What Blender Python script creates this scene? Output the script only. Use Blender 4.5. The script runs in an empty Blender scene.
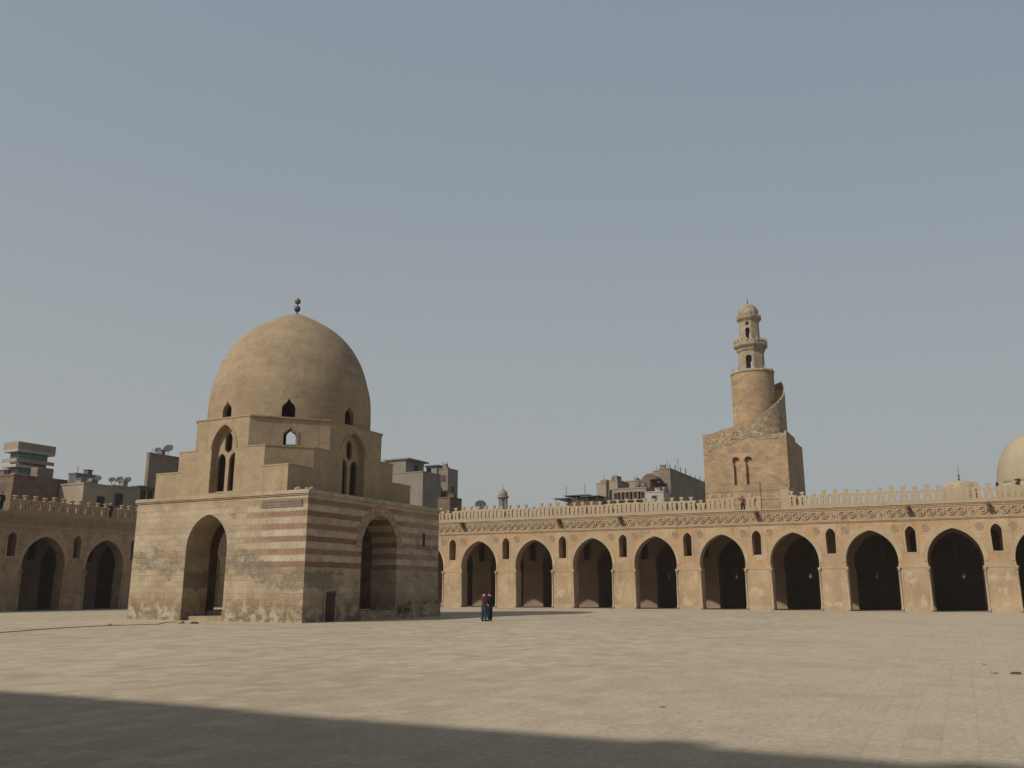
import bpy, bmesh, math, random
from math import *
from mathutils import Vector, Matrix
random.seed(7)
S = bpy.context.scene
COL = S.collection
R = radians
HAZE = .0003

# ---------------------------------------------------------------- camera numbers
F_PX, TILT, YAW, EYE = 870.565, R(13.285), R(26.797), 1.972
WALL_Y = 90.345          # face of the far arcade
def ray(px, py):
    r = (px-512)/F_PX; u = (384-py)/F_PX
    dh = cos(TILT)-u*sin(TILT); z = sin(TILT)+u*cos(TILT)
    return Vector((r*cos(YAW)-dh*sin(YAW), r*sin(YAW)+dh*cos(YAW), z))
def at_y(px, py, y):
    a = ray(px, py); t = y/a.y; return Vector((a.x*t, y, EYE+a.z*t))
def at_x(px, py, x):
    a = ray(px, py); t = x/a.x; return Vector((x, a.y*t, EYE+a.z*t))
def on_ground(px, py):
    a = ray(px, py); t = -EYE/a.z; return Vector((a.x*t, a.y*t, 0))

# ---------------------------------------------------------------- object helpers
def tag(o, label=None, cat=None, group=None, kind=None):
    if label: o['label'] = label
    if cat: o['category'] = cat
    if group: o['group'] = group
    if kind: o['kind'] = kind
    return o
def empty(name, loc, label, cat, group=None, rz=0):
    o = bpy.data.objects.new(name, None); COL.objects.link(o)
    o.location = loc; o.rotation_euler = (0, 0, rz); o.empty_display_size = .5
    return tag(o, label, cat, group)
def link(name, me, mat, parent=None, loc=(0,0,0), rot=(0,0,0)):
    if mat is not None:
        me.materials.clear(); me.materials.append(mat)
    me.name = name
    o = bpy.data.objects.new(name, me); COL.objects.link(o)
    o.parent = parent; o.location = loc; o.rotation_euler = rot
    return o
def copy_part(o, parent, loc=None, rot=None):
    c = o.copy(); COL.objects.link(c); c.parent = parent
    if loc is not None: c.location = loc
    if rot is not None: c.rotation_euler = rot
    return c
def clear_labels(o):
    for k in ('label', 'category', 'group', 'kind'):
        if k in o: del o[k]

class MB:
    def __init__(s): s.bm = bmesh.new()
    def box(s, x0, x1, y0, y1, z0, z1):
        v = [s.bm.verts.new(p) for p in ((x0,y0,z0),(x1,y0,z0),(x1,y1,z0),(x0,y1,z0),(x0,y0,z1),(x1,y0,z1),(x1,y1,z1),(x0,y1,z1))]
        for f in ((0,3,2,1),(4,5,6,7),(0,1,5,4),(1,2,6,5),(2,3,7,6),(3,0,4,7)): s.bm.faces.new([v[i] for i in f])
        return s
    def prism(s, pts, z0, z1):
        a = [s.bm.verts.new((p[0], p[1], z0)) for p in pts]; b = [s.bm.verts.new((p[0], p[1], z1)) for p in pts]
        n = len(pts); s.bm.faces.new(a[::-1]); s.bm.faces.new(b)
        for i in range(n): s.bm.faces.new((a[i], a[(i+1)%n], b[(i+1)%n], b[i]))
        return s
    def lathe(s, prof, seg=24, c=(0,0,0), phase=0, smooth=True):
        rings = []
        for r, z in prof:
            if r < 1e-4: rings.append([s.bm.verts.new((c[0], c[1], c[2]+z))])
            else: rings.append([s.bm.verts.new((c[0]+r*cos(phase+2*pi*i/seg), c[1]+r*sin(phase+2*pi*i/seg), c[2]+z)) for i in range(seg)])
        for a, b in zip(rings, rings[1:]):
            for i in range(seg):
                j = (i+1) % seg
                if len(a) == 1 and len(b) == 1: continue
                if len(a) == 1: f = s.bm.faces.new((a[0], b[i], b[j]))
                elif len(b) == 1: f = s.bm.faces.new((a[i], a[j], b[0]))
                else: f = s.bm.faces.new((a[i], a[j], b[j], b[i]))
                f.smooth = smooth
        if len(rings[0]) > 1: s.bm.faces.new(rings[0][::-1])
        if len(rings[-1]) > 1: s.bm.faces.new(rings[-1])
        return s
    def tube(s, p, q, r, seg=8, r2=None):
        p, q = Vector(p), Vector(q); d = (q-p); L = d.length; d.normalize()
        m = d.to_track_quat('Z', 'Y').to_matrix(); r2 = r if r2 is None else r2
        a = [s.bm.verts.new(p+m@Vector((r*cos(2*pi*i/seg), r*sin(2*pi*i/seg), 0))) for i in range(seg)]
        b = [s.bm.verts.new(q+m@Vector((r2*cos(2*pi*i/seg), r2*sin(2*pi*i/seg), 0))) for i in range(seg)]
        s.bm.faces.new(a[::-1]); s.bm.faces.new(b)
        for i in range(seg): s.bm.faces.new((a[i], a[(i+1)%seg], b[(i+1)%seg], b[i]))
        return s
    def ring(s, c, r, w, t, seg=16):
        # flat relief ring in the XZ plane standing proud of y=c.y towards -Y by t
        x, y, z = c
        for i in range(seg):
            a0, a1 = 2*pi*i/seg, 2*pi*(i+1)/seg
            P = lambda a, rr, d: (x+rr*cos(a), y-d, z+rr*sin(a))
            q = [P(a0, r-w, 0), P(a1, r-w, 0), P(a1, r, 0), P(a0, r, 0)]
            t_ = [P(a0, r-w, t), P(a1, r-w, t), P(a1, r, t), P(a0, r, t)]
            v = [s.bm.verts.new(k) for k in q+t_]
            for f in ((4,5,6,7),(0,1,5,4),(2,3,7,6)): s.bm.faces.new([v[k] for k in f])
        return s
    def mesh(s, bevel=0):
        if bevel:
            bmesh.ops.bevel(s.bm, geom=list(s.bm.edges), offset=bevel, segments=1, affect='EDGES')
        bmesh.ops.recalc_face_normals(s.bm, faces=s.bm.faces)
        me = bpy.data.meshes.new('m'); s.bm.to_mesh(me); s.bm.free(); return me
    def build(s, name, mat, parent=None, loc=(0,0,0), rot=(0,0,0), bevel=0):
        return link(name, s.mesh(bevel), mat, parent, loc, rot)

def panel_mesh(outline, holes, t):
    """upright slab: outline/holes in (u,v) -> mesh with u=X, v=Z, front at y=0, back at y=t"""
    cu = bpy.data.curves.new('c', 'CURVE'); cu.dimensions = '2D'; cu.fill_mode = 'BOTH'; cu.extrude = t/2
    for pts in [outline]+list(holes):
        sp = cu.splines.new('POLY'); sp.points.add(len(pts)-1)
        for p, q in zip(sp.points, pts): p.co = (q[0], q[1], 0, 1)
        sp.use_cyclic_u = True
    o = bpy.data.objects.new('c', cu); COL.objects.link(o)
    dg = bpy.context.evaluated_depsgraph_get()
    me = bpy.data.meshes.new_from_object(o.evaluated_get(dg))
    bpy.data.objects.remove(o); bpy.data.curves.remove(cu)
    me.transform(Matrix(((1,0,0,0),(0,0,-1,t/2),(0,1,0,0),(0,0,0,1))))
    bm = bmesh.new(); bm.from_mesh(me)
    bmesh.ops.remove_doubles(bm, verts=bm.verts, dist=1e-4)
    bmesh.ops.recalc_face_normals(bm, faces=bm.faces)
    for f in bm.faces: f.smooth = False
    bm.to_mesh(me); bm.free(); me.materials.clear()
    return me

def arch_pts(cx, hw, spring, apex, n=10, foot=None, horseshoe=0):
    """closed outline of a pointed arch opening, from its foot up and over"""
    rise = apex-spring; c = (rise*rise-hw*hw)/(2*hw); c = max(c, 0); rr = hw+c
    a_max = atan2(rise, c) if c > 0 else pi/2
    right = [(cx-c+rr*cos(a_max*i/n), spring+rr*sin(a_max*i/n)*rise/(rr*sin(a_max))) for i in range(n+1)]
    left = [(2*cx-x, z) for x, z in right[:-1]][::-1]
    # pts run from right spring over the apex to the left spring
    return right+left

# ---------------------------------------------------------------- materials
def new_mat(name, rough=.9):
    m = bpy.data.materials.new(name); m.use_nodes = True
    nt = m.node_tree; b = nt.nodes['Principled BSDF']; b.inputs['Roughness'].default_value = rough
    b.inputs['Specular IOR Level'].default_value = .2
    return m, nt, b
class NT:
    def __init__(s, nt): s.nt = nt
    def n(s, typ, **kw):
        x = s.nt.nodes.new(typ)
        for k, v in kw.items(): setattr(x, k, v)
        return x
    def put(s, inp, v):
        if hasattr(v, 'is_linked') or isinstance(v, bpy.types.NodeSocket): s.nt.links.new(v, inp)
        else: inp.default_value = v
    def math(s, op, a, b=0.0, c=None, clamp=False):
        x = s.n('ShaderNodeMath', operation=op); x.use_clamp = clamp
        s.put(x.inputs[0], a); s.put(x.inputs[1], b)
        if c is not None: s.put(x.inputs[2], c)
        return x.outputs[0]
    def coord(s): 
        return s.n('ShaderNodeTexCoord').outputs['Object']
    def sep(s, v):
        x = s.n('ShaderNodeSeparateXYZ'); s.put(x.inputs[0], v); return x.outputs
    def comb(s, a, b, c=0.0):
        x = s.n('ShaderNodeCombineXYZ'); s.put(x.inputs[0], a); s.put(x.inputs[1], b); s.put(x.inputs[2], c); return x.outputs[0]
    def scale(s, v, sc):
        x = s.n('ShaderNodeMapping'); s.put(x.inputs[0], v); x.inputs['Scale'].default_value = sc; return x.outputs[0]
    def snap(s, v, inc):
        x = s.n('ShaderNodeVectorMath', operation='SNAP'); s.put(x.inputs[0], v); x.inputs[1].default_value = inc; return x.outputs[0]
    def noise(s, v, scale, detail=5, rough=.6):
        x = s.n('ShaderNodeTexNoise'); s.put(x.inputs['Vector'], v); x.inputs['Scale'].default_value = scale
        x.inputs['Detail'].default_value = detail; x.inputs['Roughness'].default_value = rough; return x.outputs[0]
    def ramp(s, v, lo, hi, a=0.0, b=1.0):
        x = s.n('ShaderNodeMapRange', interpolation_type='SMOOTHSTEP'); s.put(x.inputs[0], v)
        for i, k in enumerate((lo, hi, a, b)): x.inputs[i+1].default_value = k
        return x.outputs[0]
    def mix(s, f, a, b, mode='MIX'):
        x = s.n('ShaderNodeMix', data_type='RGBA', blend_type=mode); s.put(x.inputs['Factor'], f)
        for k, v in (('A', a), ('B', b)):
            i = [q for q in x.inputs if q.name == k and q.type == 'RGBA'][0]
            if isinstance(v, tuple): v = (*v[:3], 1)
            s.put(i, v)
        return [q for q in x.outputs if q.type == 'RGBA'][0]
    def bump(s, h, strength, dist, bsdf):
        x = s.n('ShaderNodeBump'); x.inputs['Strength'].default_value = strength; x.inputs['Distance'].default_value = dist
        s.put(x.inputs['Height'], h); s.nt.links.new(x.outputs[0], bsdf.inputs['Normal'])
    def brick(s, v, w, h, mortar=.02, off=.5, c1=(.4,)*3, c2=(.6,)*3, mc=(.3,)*3):
        x = s.n('ShaderNodeTexBrick'); s.put(x.inputs['Vector'], v); x.offset = off
        x.inputs['Scale'].default_value = 1; x.inputs['Brick Width'].default_value = w; x.inputs['Row Height'].default_value = h
        x.inputs['Mortar Size'].default_value = mortar; x.inputs['Color1'].default_value = (*c1, 1)
        x.inputs['Color2'].default_value = (*c2, 1); x.inputs['Mortar'].default_value = (*mc, 1); x.inputs['Bias'].default_value = 0
        return x.outputs
def mul(c, k): return tuple(min(1, x*k) for x in c)

def plaster(name, base, var=.18, sc=.35, patch=None, patch_amt=.5, dirt=(.16,.12,.09), dirt_amt=.35, bricks=None, rough=.92, grain=1, zpatch=False):
    m, nt, b = new_mat(name, rough); N = NT(nt); co = N.coord()
    big = N.noise(co, sc, 6, .6); fine = N.noise(co, sc*14, 5, .65)
    c = N.mix(N.ramp(big, .3, .7), mul(base, 1-var), mul(base, 1+var*.8))
    if patch:
        pn = N.noise(N.scale(co, (1, 1, 1.6)), sc*2.6, 6, .55)
        pa = N.math('MULTIPLY', N.ramp(pn, .46, .62), patch_amt)
        if zpatch:   # piers are paler, orange plaster above the capitals, whitish scrubbed patches low down
            zc_ = N.sep(co)[2]
            pa = N.math('MULTIPLY', pa, N.ramp(zc_, 4.0, 4.15, .25, 1))
            wn = N.noise(co, .9, 5, .6)
            c = N.mix(N.math('MULTIPLY', N.math('MULTIPLY', N.ramp(wn, .52, .62), N.ramp(zc_, 3.4, 3.9, .65, .12)), 1), c, (.50,.40,.29))
        c = N.mix(pa, c, patch)
    sx = N.sep(co)
    streak = N.noise(N.scale(co, (1.6, 1.6, .18)), 1.1, 5, .6)
    c = N.mix(N.math('MULTIPLY', N.ramp(streak, .52, .78), dirt_amt), c, dirt)
    c = N.mix(N.ramp(fine, .25, .75), c, mul((1.0,)*3, 1), 'MULTIPLY') if False else c
    c = N.mix(.28*grain, c, N.mix(N.ramp(fine, .3, .7), (.62,.62,.62), (1.25,1.25,1.25)), 'MULTIPLY')
    hgt = fine
    if bricks:
        w, h, amt = bricks
        vec = N.comb(N.math('ADD', sx[0], sx[1]), sx[2])
        wob = N.noise(co, 1.7, 2)
        vec2 = N.comb(N.math('ADD', N.math('ADD', sx[0], sx[1]), N.math('MULTIPLY', wob, .12)), N.math('ADD', sx[2], N.math('MULTIPLY', wob, .1)))
        br = N.brick(vec2, w, h, .014, c1=(.72,)*3, c2=(1.22,)*3, mc=(.6,)*3)
        c = N.mix(amt, c, br[0], 'MULTIPLY')
        hgt = N.math('ADD', fine, N.math('MULTIPLY', br[1], -.6*amt))
    nt.links.new(c, b.inputs['Base Color'])
    N.bump(hgt, .5*grain, .05, b)
    return m

def flat(name, c, rough=.7, metal=0, noise=.2, sc=3):
    m, nt, b = new_mat(name, rough); N = NT(nt); co = N.coord()
    f = N.noise(co, sc, 4)
    nt.links.new(N.mix(N.ramp(f, .3, .7), mul(c, 1-noise), mul(c, 1+noise)), b.inputs['Base Color'])
    b.inputs['Metallic'].default_value = metal
    return m

M = {}
M['stucco'] = plaster('arcade stucco', (.38,.28,.175), .22, .32, (.42,.245,.115), .9, (.18,.13,.085), .6, zpatch=True)
M['stucco_pale'] = plaster('arcade pale trim', (.38,.295,.195), .14, .5, None, 0, (.24,.17,.12), .35)
M['frieze'] = plaster('carved frieze stucco', (.37,.28,.19), .14, .6, None, 0, (.2,.15,.11), .4)
M['stucco_shade'] = plaster('shade-darkened brown stucco', (.37,.265,.165), .2, .35, (.24,.165,.11), .7, (.15,.11,.08), .5)  # browner, weathered stucco, also darkened to deepen the left arcade's shade
M['stucco_in'] = plaster('inner arcade plaster', (.27,.20,.135), .14, .4, None, 0, (.2,.15,.1), .3)  # base colour lowered so the portico interior looks more shaded
M['roof'] = plaster('roof screed', (.32,.27,.2), .1, .3)
M['dome'] = plaster('dome render', (.325,.245,.155), .11, .3, (.235,.18,.12), .4, (.17,.135,.1), .36, bricks=(1.6,.42,.22))
M['upper'] = plaster('drum render', (.355,.27,.17), .12, .4, (.27,.19,.12), .45, (.19,.14,.09), .45, grain=1, bricks=(1.1,.5,.12))
M['minaret'] = plaster('minaret limestone', (.39,.265,.15), .2, .3, (.26,.205,.145), .75, (.2,.16,.11), .3, bricks=(.75,.4,.45))
M['minaret_top'] = plaster('minaret lantern stone', (.35,.28,.19), .2, .9, (.22,.18,.13), .6, (.15,.12,.09), .5, bricks=(.5,.3,.4))
M['rubble'] = plaster('exposed rubble stone', (.40,.31,.2), .3, 1.6, (.22,.17,.12), .6, (.15,.12,.09), .5, bricks=(.5,.3,.9))
M['pale_dome'] = plaster('pale dome render', (.36,.29,.20), .08, .3, None, 0, (.3,.22,.15), .2, grain=.6)
M['tan_bld'] = plaster('tan concrete', (.29,.235,.175), .15, .25, None, 0, (.15,.12,.1), .35)
M['grey_bld'] = plaster('grey concrete', (.215,.185,.15), .15, .25, None, 0, (.13,.115,.1), .4)
M['brick_bld'] = plaster('brown brickwork', (.17,.115,.08), .2, .3, None, 0, (.1,.08,.06), .4, bricks=(1.2,.5,.6))
M['brick_lt'] = plaster('weathered brickwork', (.22,.17,.125), .2, .3, None, 0, (.12,.1,.08), .4, bricks=(1.2,.5,.6))
M['white_pl'] = plaster('whitewash', (.38,.355,.30), .1, .5)
M['dark'] = flat('painted opening shade', (.03,.026,.022), .8)  # dark colour painted for the unlit depth behind windows and openings
M['maroon'] = flat('maroon shutter', (.10,.04,.03), .7)
M['glass'] = flat('greenish glazing', (.12,.17,.16), .25)
M['metal'] = flat('grey metal', (.12,.125,.13), .5, .3)
M['dish'] = flat('satellite dish paint', (.065,.072,.08), .6)
M['finial'] = flat('oxidised copper', (.07,.10,.085), .55, .4)
M['finial_lt'] = flat('oxidised brass', (.14,.13,.07), .5, .4)
M['wood'] = flat('dark wood', (.075,.045,.03), .8)
M['door'] = flat('rusty metal door', (.065,.036,.028), .6)
M['spout'] = flat('weathered timber', (.15,.105,.07), .9)
M['skin'] = flat('skin', (.36,.2,.13), .6)
M['hair'] = flat('dark hair', (.02,.015,.012), .6)
M['red_top'] = flat('dull red jumper', (.075,.028,.026), .9)
M['pink_top'] = flat('pale scarf', (.30,.2,.16), .9)
M['black_top'] = flat('black jacket', (.018,.018,.022), .9)
M['jeans'] = flat('blue denim', (.035,.05,.075), .9)
M['jeans_dk'] = flat('dark denim', (.018,.024,.038), .9)
M['shoe'] = flat('shoe leather', (.03,.025,.02), .6)
M['crimson'] = flat('crimson shirt', (.20,.035,.045), .9)
M['white_cap'] = flat('pale cap', (.5,.48,.45), .9)
M['foliage'] = flat('dry green plants', (.06,.08,.035), .9)
M['lampglass'] = flat('lamp glass', (.13,.135,.12), .2)
M['cable'] = flat('black cable', (.03,.027,.025), .8)

def kiosk_mat():
    m, nt, b = new_mat('striped ablaq stone', .93); N = NT(nt); co = N.coord(); s = N.sep(co)
    x, y, z = s[0], s[1], s[2]
    wob = N.noise(co, .9, 3)
    zz = N.math('ADD', z, N.math('MULTIPLY', N.math('SUBTRACT', wob, .5), .12))
    u = N.math('ADD', x, y)
    big = N.noise(co, .35, 6, .6); mid = N.noise(co, 1.3, 5, .6); fine = N.noise(co, 6, 5, .65)
    nb0 = N.noise(N.snap(N.comb(N.math('ADD', u, N.math('MULTIPLY', N.math('FLOOR', N.math('DIVIDE', zz, .4275)), .36)), zz), (.72, .4275, 1)), 1.7, 4, .7)
    cream = N.mix(N.ramp(big, .3, .7), (.34,.27,.18), (.455,.375,.26))
    pale = N.math('MULTIPLY', N.ramp(x, -7, -2, 0, 1), N.math('MULTIPLY', N.ramp(z, 3.4, 4.0), N.ramp(mid, .35, .6)))
    cream = N.mix(N.math('MULTIPLY', pale, .6), cream, (.50,.44,.335))
    # red courses between 3.4 and 8.3 m
    ph = N.math('FRACT', N.math('DIVIDE', N.math('SUBTRACT', zz, 3.42), .855))
    red = N.math('MULTIPLY', N.ramp(ph, .03, .07), N.ramp(ph, .46, .52, 1, 0))
    red = N.math('MULTIPLY', red, N.math('MULTIPLY', N.ramp(zz, 3.38, 3.45), N.ramp(zz, 8.2, 8.3, 1, 0)))
    fade = N.math('ADD', N.ramp(x, -8.0, -1.5, .15, .95), N.math('MULTIPLY', N.math('SUBTRACT', mid, .5), 1.5))
    fade2 = N.math('ADD', N.ramp(y, 9.5, 12.5, 1.05, .62), N.math('MULTIPLY', N.math('SUBTRACT', mid, .5), .9), clamp=True)
    red = N.math('MULTIPLY', red, N.math('MULTIPLY', N.ramp(fade, .05, .95), fade2), clamp=True)
    redc = N.mix(N.ramp(fine, .3, .7), (.145,.058,.04), (.225,.108,.075))
    c = N.mix(N.math('MULTIPLY', red, N.ramp(y, .01, .05, .72, .88)), cream, redc)
    # orange tint on plain upper courses
    ph2 = N.math('FRACT', N.math('DIVIDE', zz, 1.7))
    c = N.mix(N.math('MULTIPLY', N.ramp(ph2, .45, .55), .25), c, (.36,.23,.14))
    c = N.mix(N.math('MULTIPLY', N.ramp(nb0, .52, .62), .3), c, (.26,.18,.115))
    # grey soot band
    row = N.math('FLOOR', N.math('DIVIDE', zz, .4275))
    blk = N.snap(N.comb(N.math('ADD', u, N.math('MULTIPLY', row, .36)), zz), (.72, .4275, 1))
    nb = N.noise(blk, .8, 5, .7)
    n2 = N.math('ADD', N.math('MULTIPLY', N.noise(N.scale(co, (1, 1, 1.5)), .55, 6, .62), .45), N.math('MULTIPLY', nb, .55))
    zb_ = N.math('ADD', zz, N.ramp(x, -6.5, -1.5, 0, 1.25))
    band_f = N.math('MULTIPLY', N.math('MULTIPLY', N.ramp(zb_, 2.6, 3.6), N.ramp(zb_, 4.2, 5.4, 1, 0)), N.ramp(x, -7.5, -4, .75, 1.1))
    band_s = N.math('MULTIPLY', N.ramp(zz, 1.7, 2.4), N.ramp(zz, 3.0, 3.5, 1, 0))
    band_s = N.math('ADD', band_s, N.math('MULTIPLY', N.math('MULTIPLY', N.ramp(zz, 4.2, 4.7), N.ramp(zz, 5.6, 6.3, 1, 0)), N.ramp(y, 10.5, 12, 0, 1)))
    isfront = N.ramp(y, .01, .05, 1, 0)
    band = N.math('ADD', N.math('MULTIPLY', band_f, isfront), N.math('MULTIPLY', N.math('MULTIPLY', band_s, N.ramp(y, 2.0, 5.0, 1.3, .35)), N.math('SUBTRACT', 1.0, isfront)))
    n3 = N.noise(co, 2.2, 4, .7)
    g = N.ramp(N.math('ADD', N.math('ADD', n2, N.math('MULTIPLY', N.math('SUBTRACT', n3, .5), .35)), N.math('MULTIPLY', band, .20)), .56, .70)
    c = N.mix(N.math('MULTIPLY', g, .66), c, N.mix(N.ramp(fine, .3, .7), (.115,.095,.07), (.185,.155,.115)))
    # brown damp foot and pale salts
    foot = N.math('MULTIPLY', N.ramp(zz, .3, 2.3, 1, 0), N.ramp(mid, .36, .54))
    c = N.mix(N.math('MULTIPLY', foot, .8), c, (.17,.115,.075))
    salt = N.math('MULTIPLY', N.ramp(zz, .3, 1.2, 1, 0), N.ramp(N.noise(co, 1.1, 5), .47, .6))
    c = N.mix(N.math('MULTIPLY', salt, .7), c, (.46,.39,.28))
    br = N.brick(N.comb(u, zz), .72, .4275, .012, c1=(.8,)*3, c2=(1.14,)*3, mc=(.62,)*3)
    c = N.mix(.45, c, br[0], 'MULTIPLY')
    c = N.mix(.35, c, N.mix(N.ramp(fine, .3, .7), (.65,)*3, (1.25,)*3), 'MULTIPLY')
    nt.links.new(c, b.inputs['Base Color'])
    N.bump(N.math('ADD', fine, N.math('MULTIPLY', br[1], -.5)), .6, .06, b)
    return m
M['kiosk'] = kiosk_mat()
M['voussoir'] = plaster('orange voussoirs', (.36,.245,.145), .2, .6, (.22,.135,.085), .6, (.18,.13,.1), .3)

def ground_mats():
    m, nt, b = new_mat('courtyard flagstones', .9); N = NT(nt); co = N.coord(); s = N.sep(co)
    big = N.noise(co, .09, 6, .6); mid = N.noise(co, .6, 6, .62); fine = N.noise(co, 9, 6, .7)
    wob = N.noise(co, .5, 2)
    vec = N.comb(N.math('ADD', s[1], N.math('MULTIPLY', wob, .05)), N.math('ADD', s[0], N.math('MULTIPLY', wob, .05)))
    br = N.brick(vec, .74, .44, .012, off=.37, c1=(.62,.60,.57), c2=(1.14,1.14,1.14), mc=(.6,.58,.55))
    br2 = N.brick(N.scale(vec, (.5, .5, .5)), 1.9, .52, .0, c1=(.88,.86,.84), c2=(1.07,1.07,1.07), mc=(1,1,1))
    c = N.mix(N.ramp(big, .3, .7), (.41,.335,.24), (.47,.395,.29))
    c = N.mix(N.math('MULTIPLY', N.ramp(mid, .45, .68), .35), c, (.30,.25,.175))
    c = N.mix(.44, c, br[0], 'MULTIPLY'); c = N.mix(.25, c, br2[0], 'MULTIPLY')
    dust = N.math('ADD', N.ramp(s[0], -15, -1, -.12, .62), N.math('MULTIPLY', N.math('SUBTRACT', mid, .5), .9), clamp=True)
    dcol = N.mix(.35, N.mix(N.ramp(mid, .3, .7), (.40,.335,.245), (.465,.395,.295)), N.mix(N.ramp(fine, .3, .7), (.7,)*3, (1.22,)*3), 'MULTIPLY')
    c = N.mix(dust, c, dcol)
    stn = N.noise(N.scale(co, (.6, 1.3, 1)), .28, 6, .65)
    c = N.mix(N.math('MULTIPLY', N.ramp(stn, .5, .75), .4), c, (.27,.22,.155))
    spk = N.noise(co, 3.2, 3, .6)
    c = N.mix(N.math('MULTIPLY', N.ramp(spk, .66, .76), .5), c, (.24,.19,.14))
    c = N.mix(.4, c, N.mix(N.ramp(fine, .3, .7), (.7,)*3, (1.22,)*3), 'MULTIPLY')
    nt.links.new(c, b.inputs['Base Color'])
    N.bump(N.math('ADD', N.math('MULTIPLY', fine, .5), N.math('MULTIPLY', br[1], -.6)), .5, .02, b)
    M['paving'] = m
    M['earth'] = plaster('dusty city ground', (.26,.21,.15), .15, .05)
ground_mats()

# ---------------------------------------------------------------- setting: ground
g = MB(); g.box(-3000, 3000, -3000, 3000, -.5, -.02); tag(g.build('ground', M['earth']), kind='structure')
g = MB(); g.box(-80.9, 26, -14, WALL_Y+.2, -.016, 0); tag(g.build('courtyard_paving', M['paving']), kind='structure')

# ---------------------------------------------------------------- arcades
BAY = 7.08
Z_ARCH, Z_STR, Z_COR = 7.49, 8.42, 9.85
def merlon_mesh():
    w = 1.02; h = w/2
    def slot(cx, hw, z0, z1, n=6):
        pts = []
        for i in range(n+1): a = pi*i/n; pts.append((cx+hw*cos(a), z1-hw+hw*sin(a)*1.0))
        for i in range(n+1): a = pi+pi*i/n; pts.append((cx+hw*cos(a), z0+hw+hw*sin(a)))
        return pts
    out = [(-h, 0), (h, 0), (h, .18)]
    for i in range(0, 9):
        a = -pi/2+pi*i/8; out.append((h-.135*cos(a), .66+.44*sin(a)))
    out += [(h, 1.14), (h, 1.27), (.36, 1.22), (.24, 1.30), (.11, 1.28), (.10, 1.42), (.23, 1.58), (.21, 1.69), (.09, 1.62), (0, 1.72)]
    left = [(-x, z) for x, z in out[2:-1]][::-1]
    eye = [(.095*cos(2*pi*i/8), .95+.11*sin(2*pi*i/8)) for i in range(8)]
    return panel_mesh(out+left, [slot(0, .06, .22, .76), eye], .24)
MERLON = merlon_mesh(); MERLON.materials.append(M['stucco_pale'])
def column_mesh(z_cap=3.97):
    m = MB(); m.lathe([(.15, 0), (.15, .3), (.10, .36), (.10, z_cap-.42), (.12, z_cap-.38)], 12)
    m.lathe([(.11, z_cap-.38), (.16, z_cap-.1), (.16, z_cap-.04)], 12)
    m.prism([(-.17,-.17),(.17,-.17),(.17,.17),(-.17,.17)], z_cap-.04, z_cap+.06)
    return m.mesh()
COLUMN = column_mesh(); COLUMN.materials.append(M['stucco_pale'])
HW0, HW1, SPR = 2.20, 2.31, 4.62
def opening(cx, grow=0.0):
    """arch opening: foot right -> over -> foot left (horseshoe above the capitals)"""
    a = arch_pts(cx, HW1+grow, SPR, Z_ARCH+grow*1.1, 12)
    r = [(cx+HW0+grow, 0), (cx+HW0+grow, 4.05), (cx+HW0+.07+grow, 4.1), (cx+HW1+grow, 4.5)]
    l = [(2*cx-x, z) for x, z in r][::-1]
    return r+a+l
def window_hole(cx, grow=0.0):
    a = arch_pts(cx, .46+grow, 7.1, 7.78+grow, 6)
    return [(cx-.42-grow, 5.36-grow), (cx+.42+grow, 5.36-grow)]+a
def arcade_panel(u0, u1, centres, t, top):
    out = [(u0, 0)]
    for c in centres: out += opening(c)[::-1]
    out += [(u1, 0), (u1, top), (u0, top)]
    holes = [window_hole(c+BAY/2) for c in centres[:-1]]+[window_hole(centres[0]-BAY/2)]
    holes = [h for h in holes if min(p[0] for p in h) > u0+.2 and max(p[0] for p in h) < u1-.2]
    return panel_mesh(out, holes, t)
def strip_between(outer, inner, y0, y1):
    """solid band between two outlines with the same number of points"""
    m = MB(); bm = m.bm; n = len(outer)
    A = [[bm.verts.new((p[0], y, p[1])) for p in L] for L in (outer, inner) for y in (y0, y1)]
    of, ob, inf, inb = A
    for i in range(n-1):
        for a, b in ((of, inf), (inb, ob), (inf, inb), (ob, of)):
            bm.faces.new((a[i], a[i+1], b[i+1], b[i]))
    for i in (0, n-1): bm.faces.new((of[i], inf[i], inb[i], ob[i]))
    return m.mesh()
MOULD = strip_between(opening(0, .36)[3:-3], opening(0, .0)[3:-3], -.035, .02); MOULD.materials.append(M['stucco_pale'])
WFRAME = strip_between(window_hole(0, .15)[1:]+[window_hole(0, .15)[0]], window_hole(0, 0)[1:]+[window_hole(0, 0)[0]], -.03, .02); WFRAME.materials.append(M['stucco_pale'])
def medallion_mesh():
    m = MB(); m.ring((0,0,0), .36, .07, .045, 18); m.ring((0,0,0), .13, .07, .05, 10)
    for k in range(8):
        a = k*pi/4; x, z = .21*cos(a), .21*sin(a)
        m.ring((x, 0, z), .07, .045, .04, 8)
    return m.mesh()
MEDAL = medallion_mesh(); MEDAL.materials.append(M['frieze'])
def spout_mesh():
    m = MB(); m.box(-.12, .12, -.85, .02, -.09, .06); m.box(-.17, .17, -.5, -.01, -.55, -.10)
    m.bm.transform(Matrix.Rotation(R(8), 4, 'X')); return m.mesh()
SPOUT = spout_mesh(); SPOUT.materials.append(M['spout'])

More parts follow.
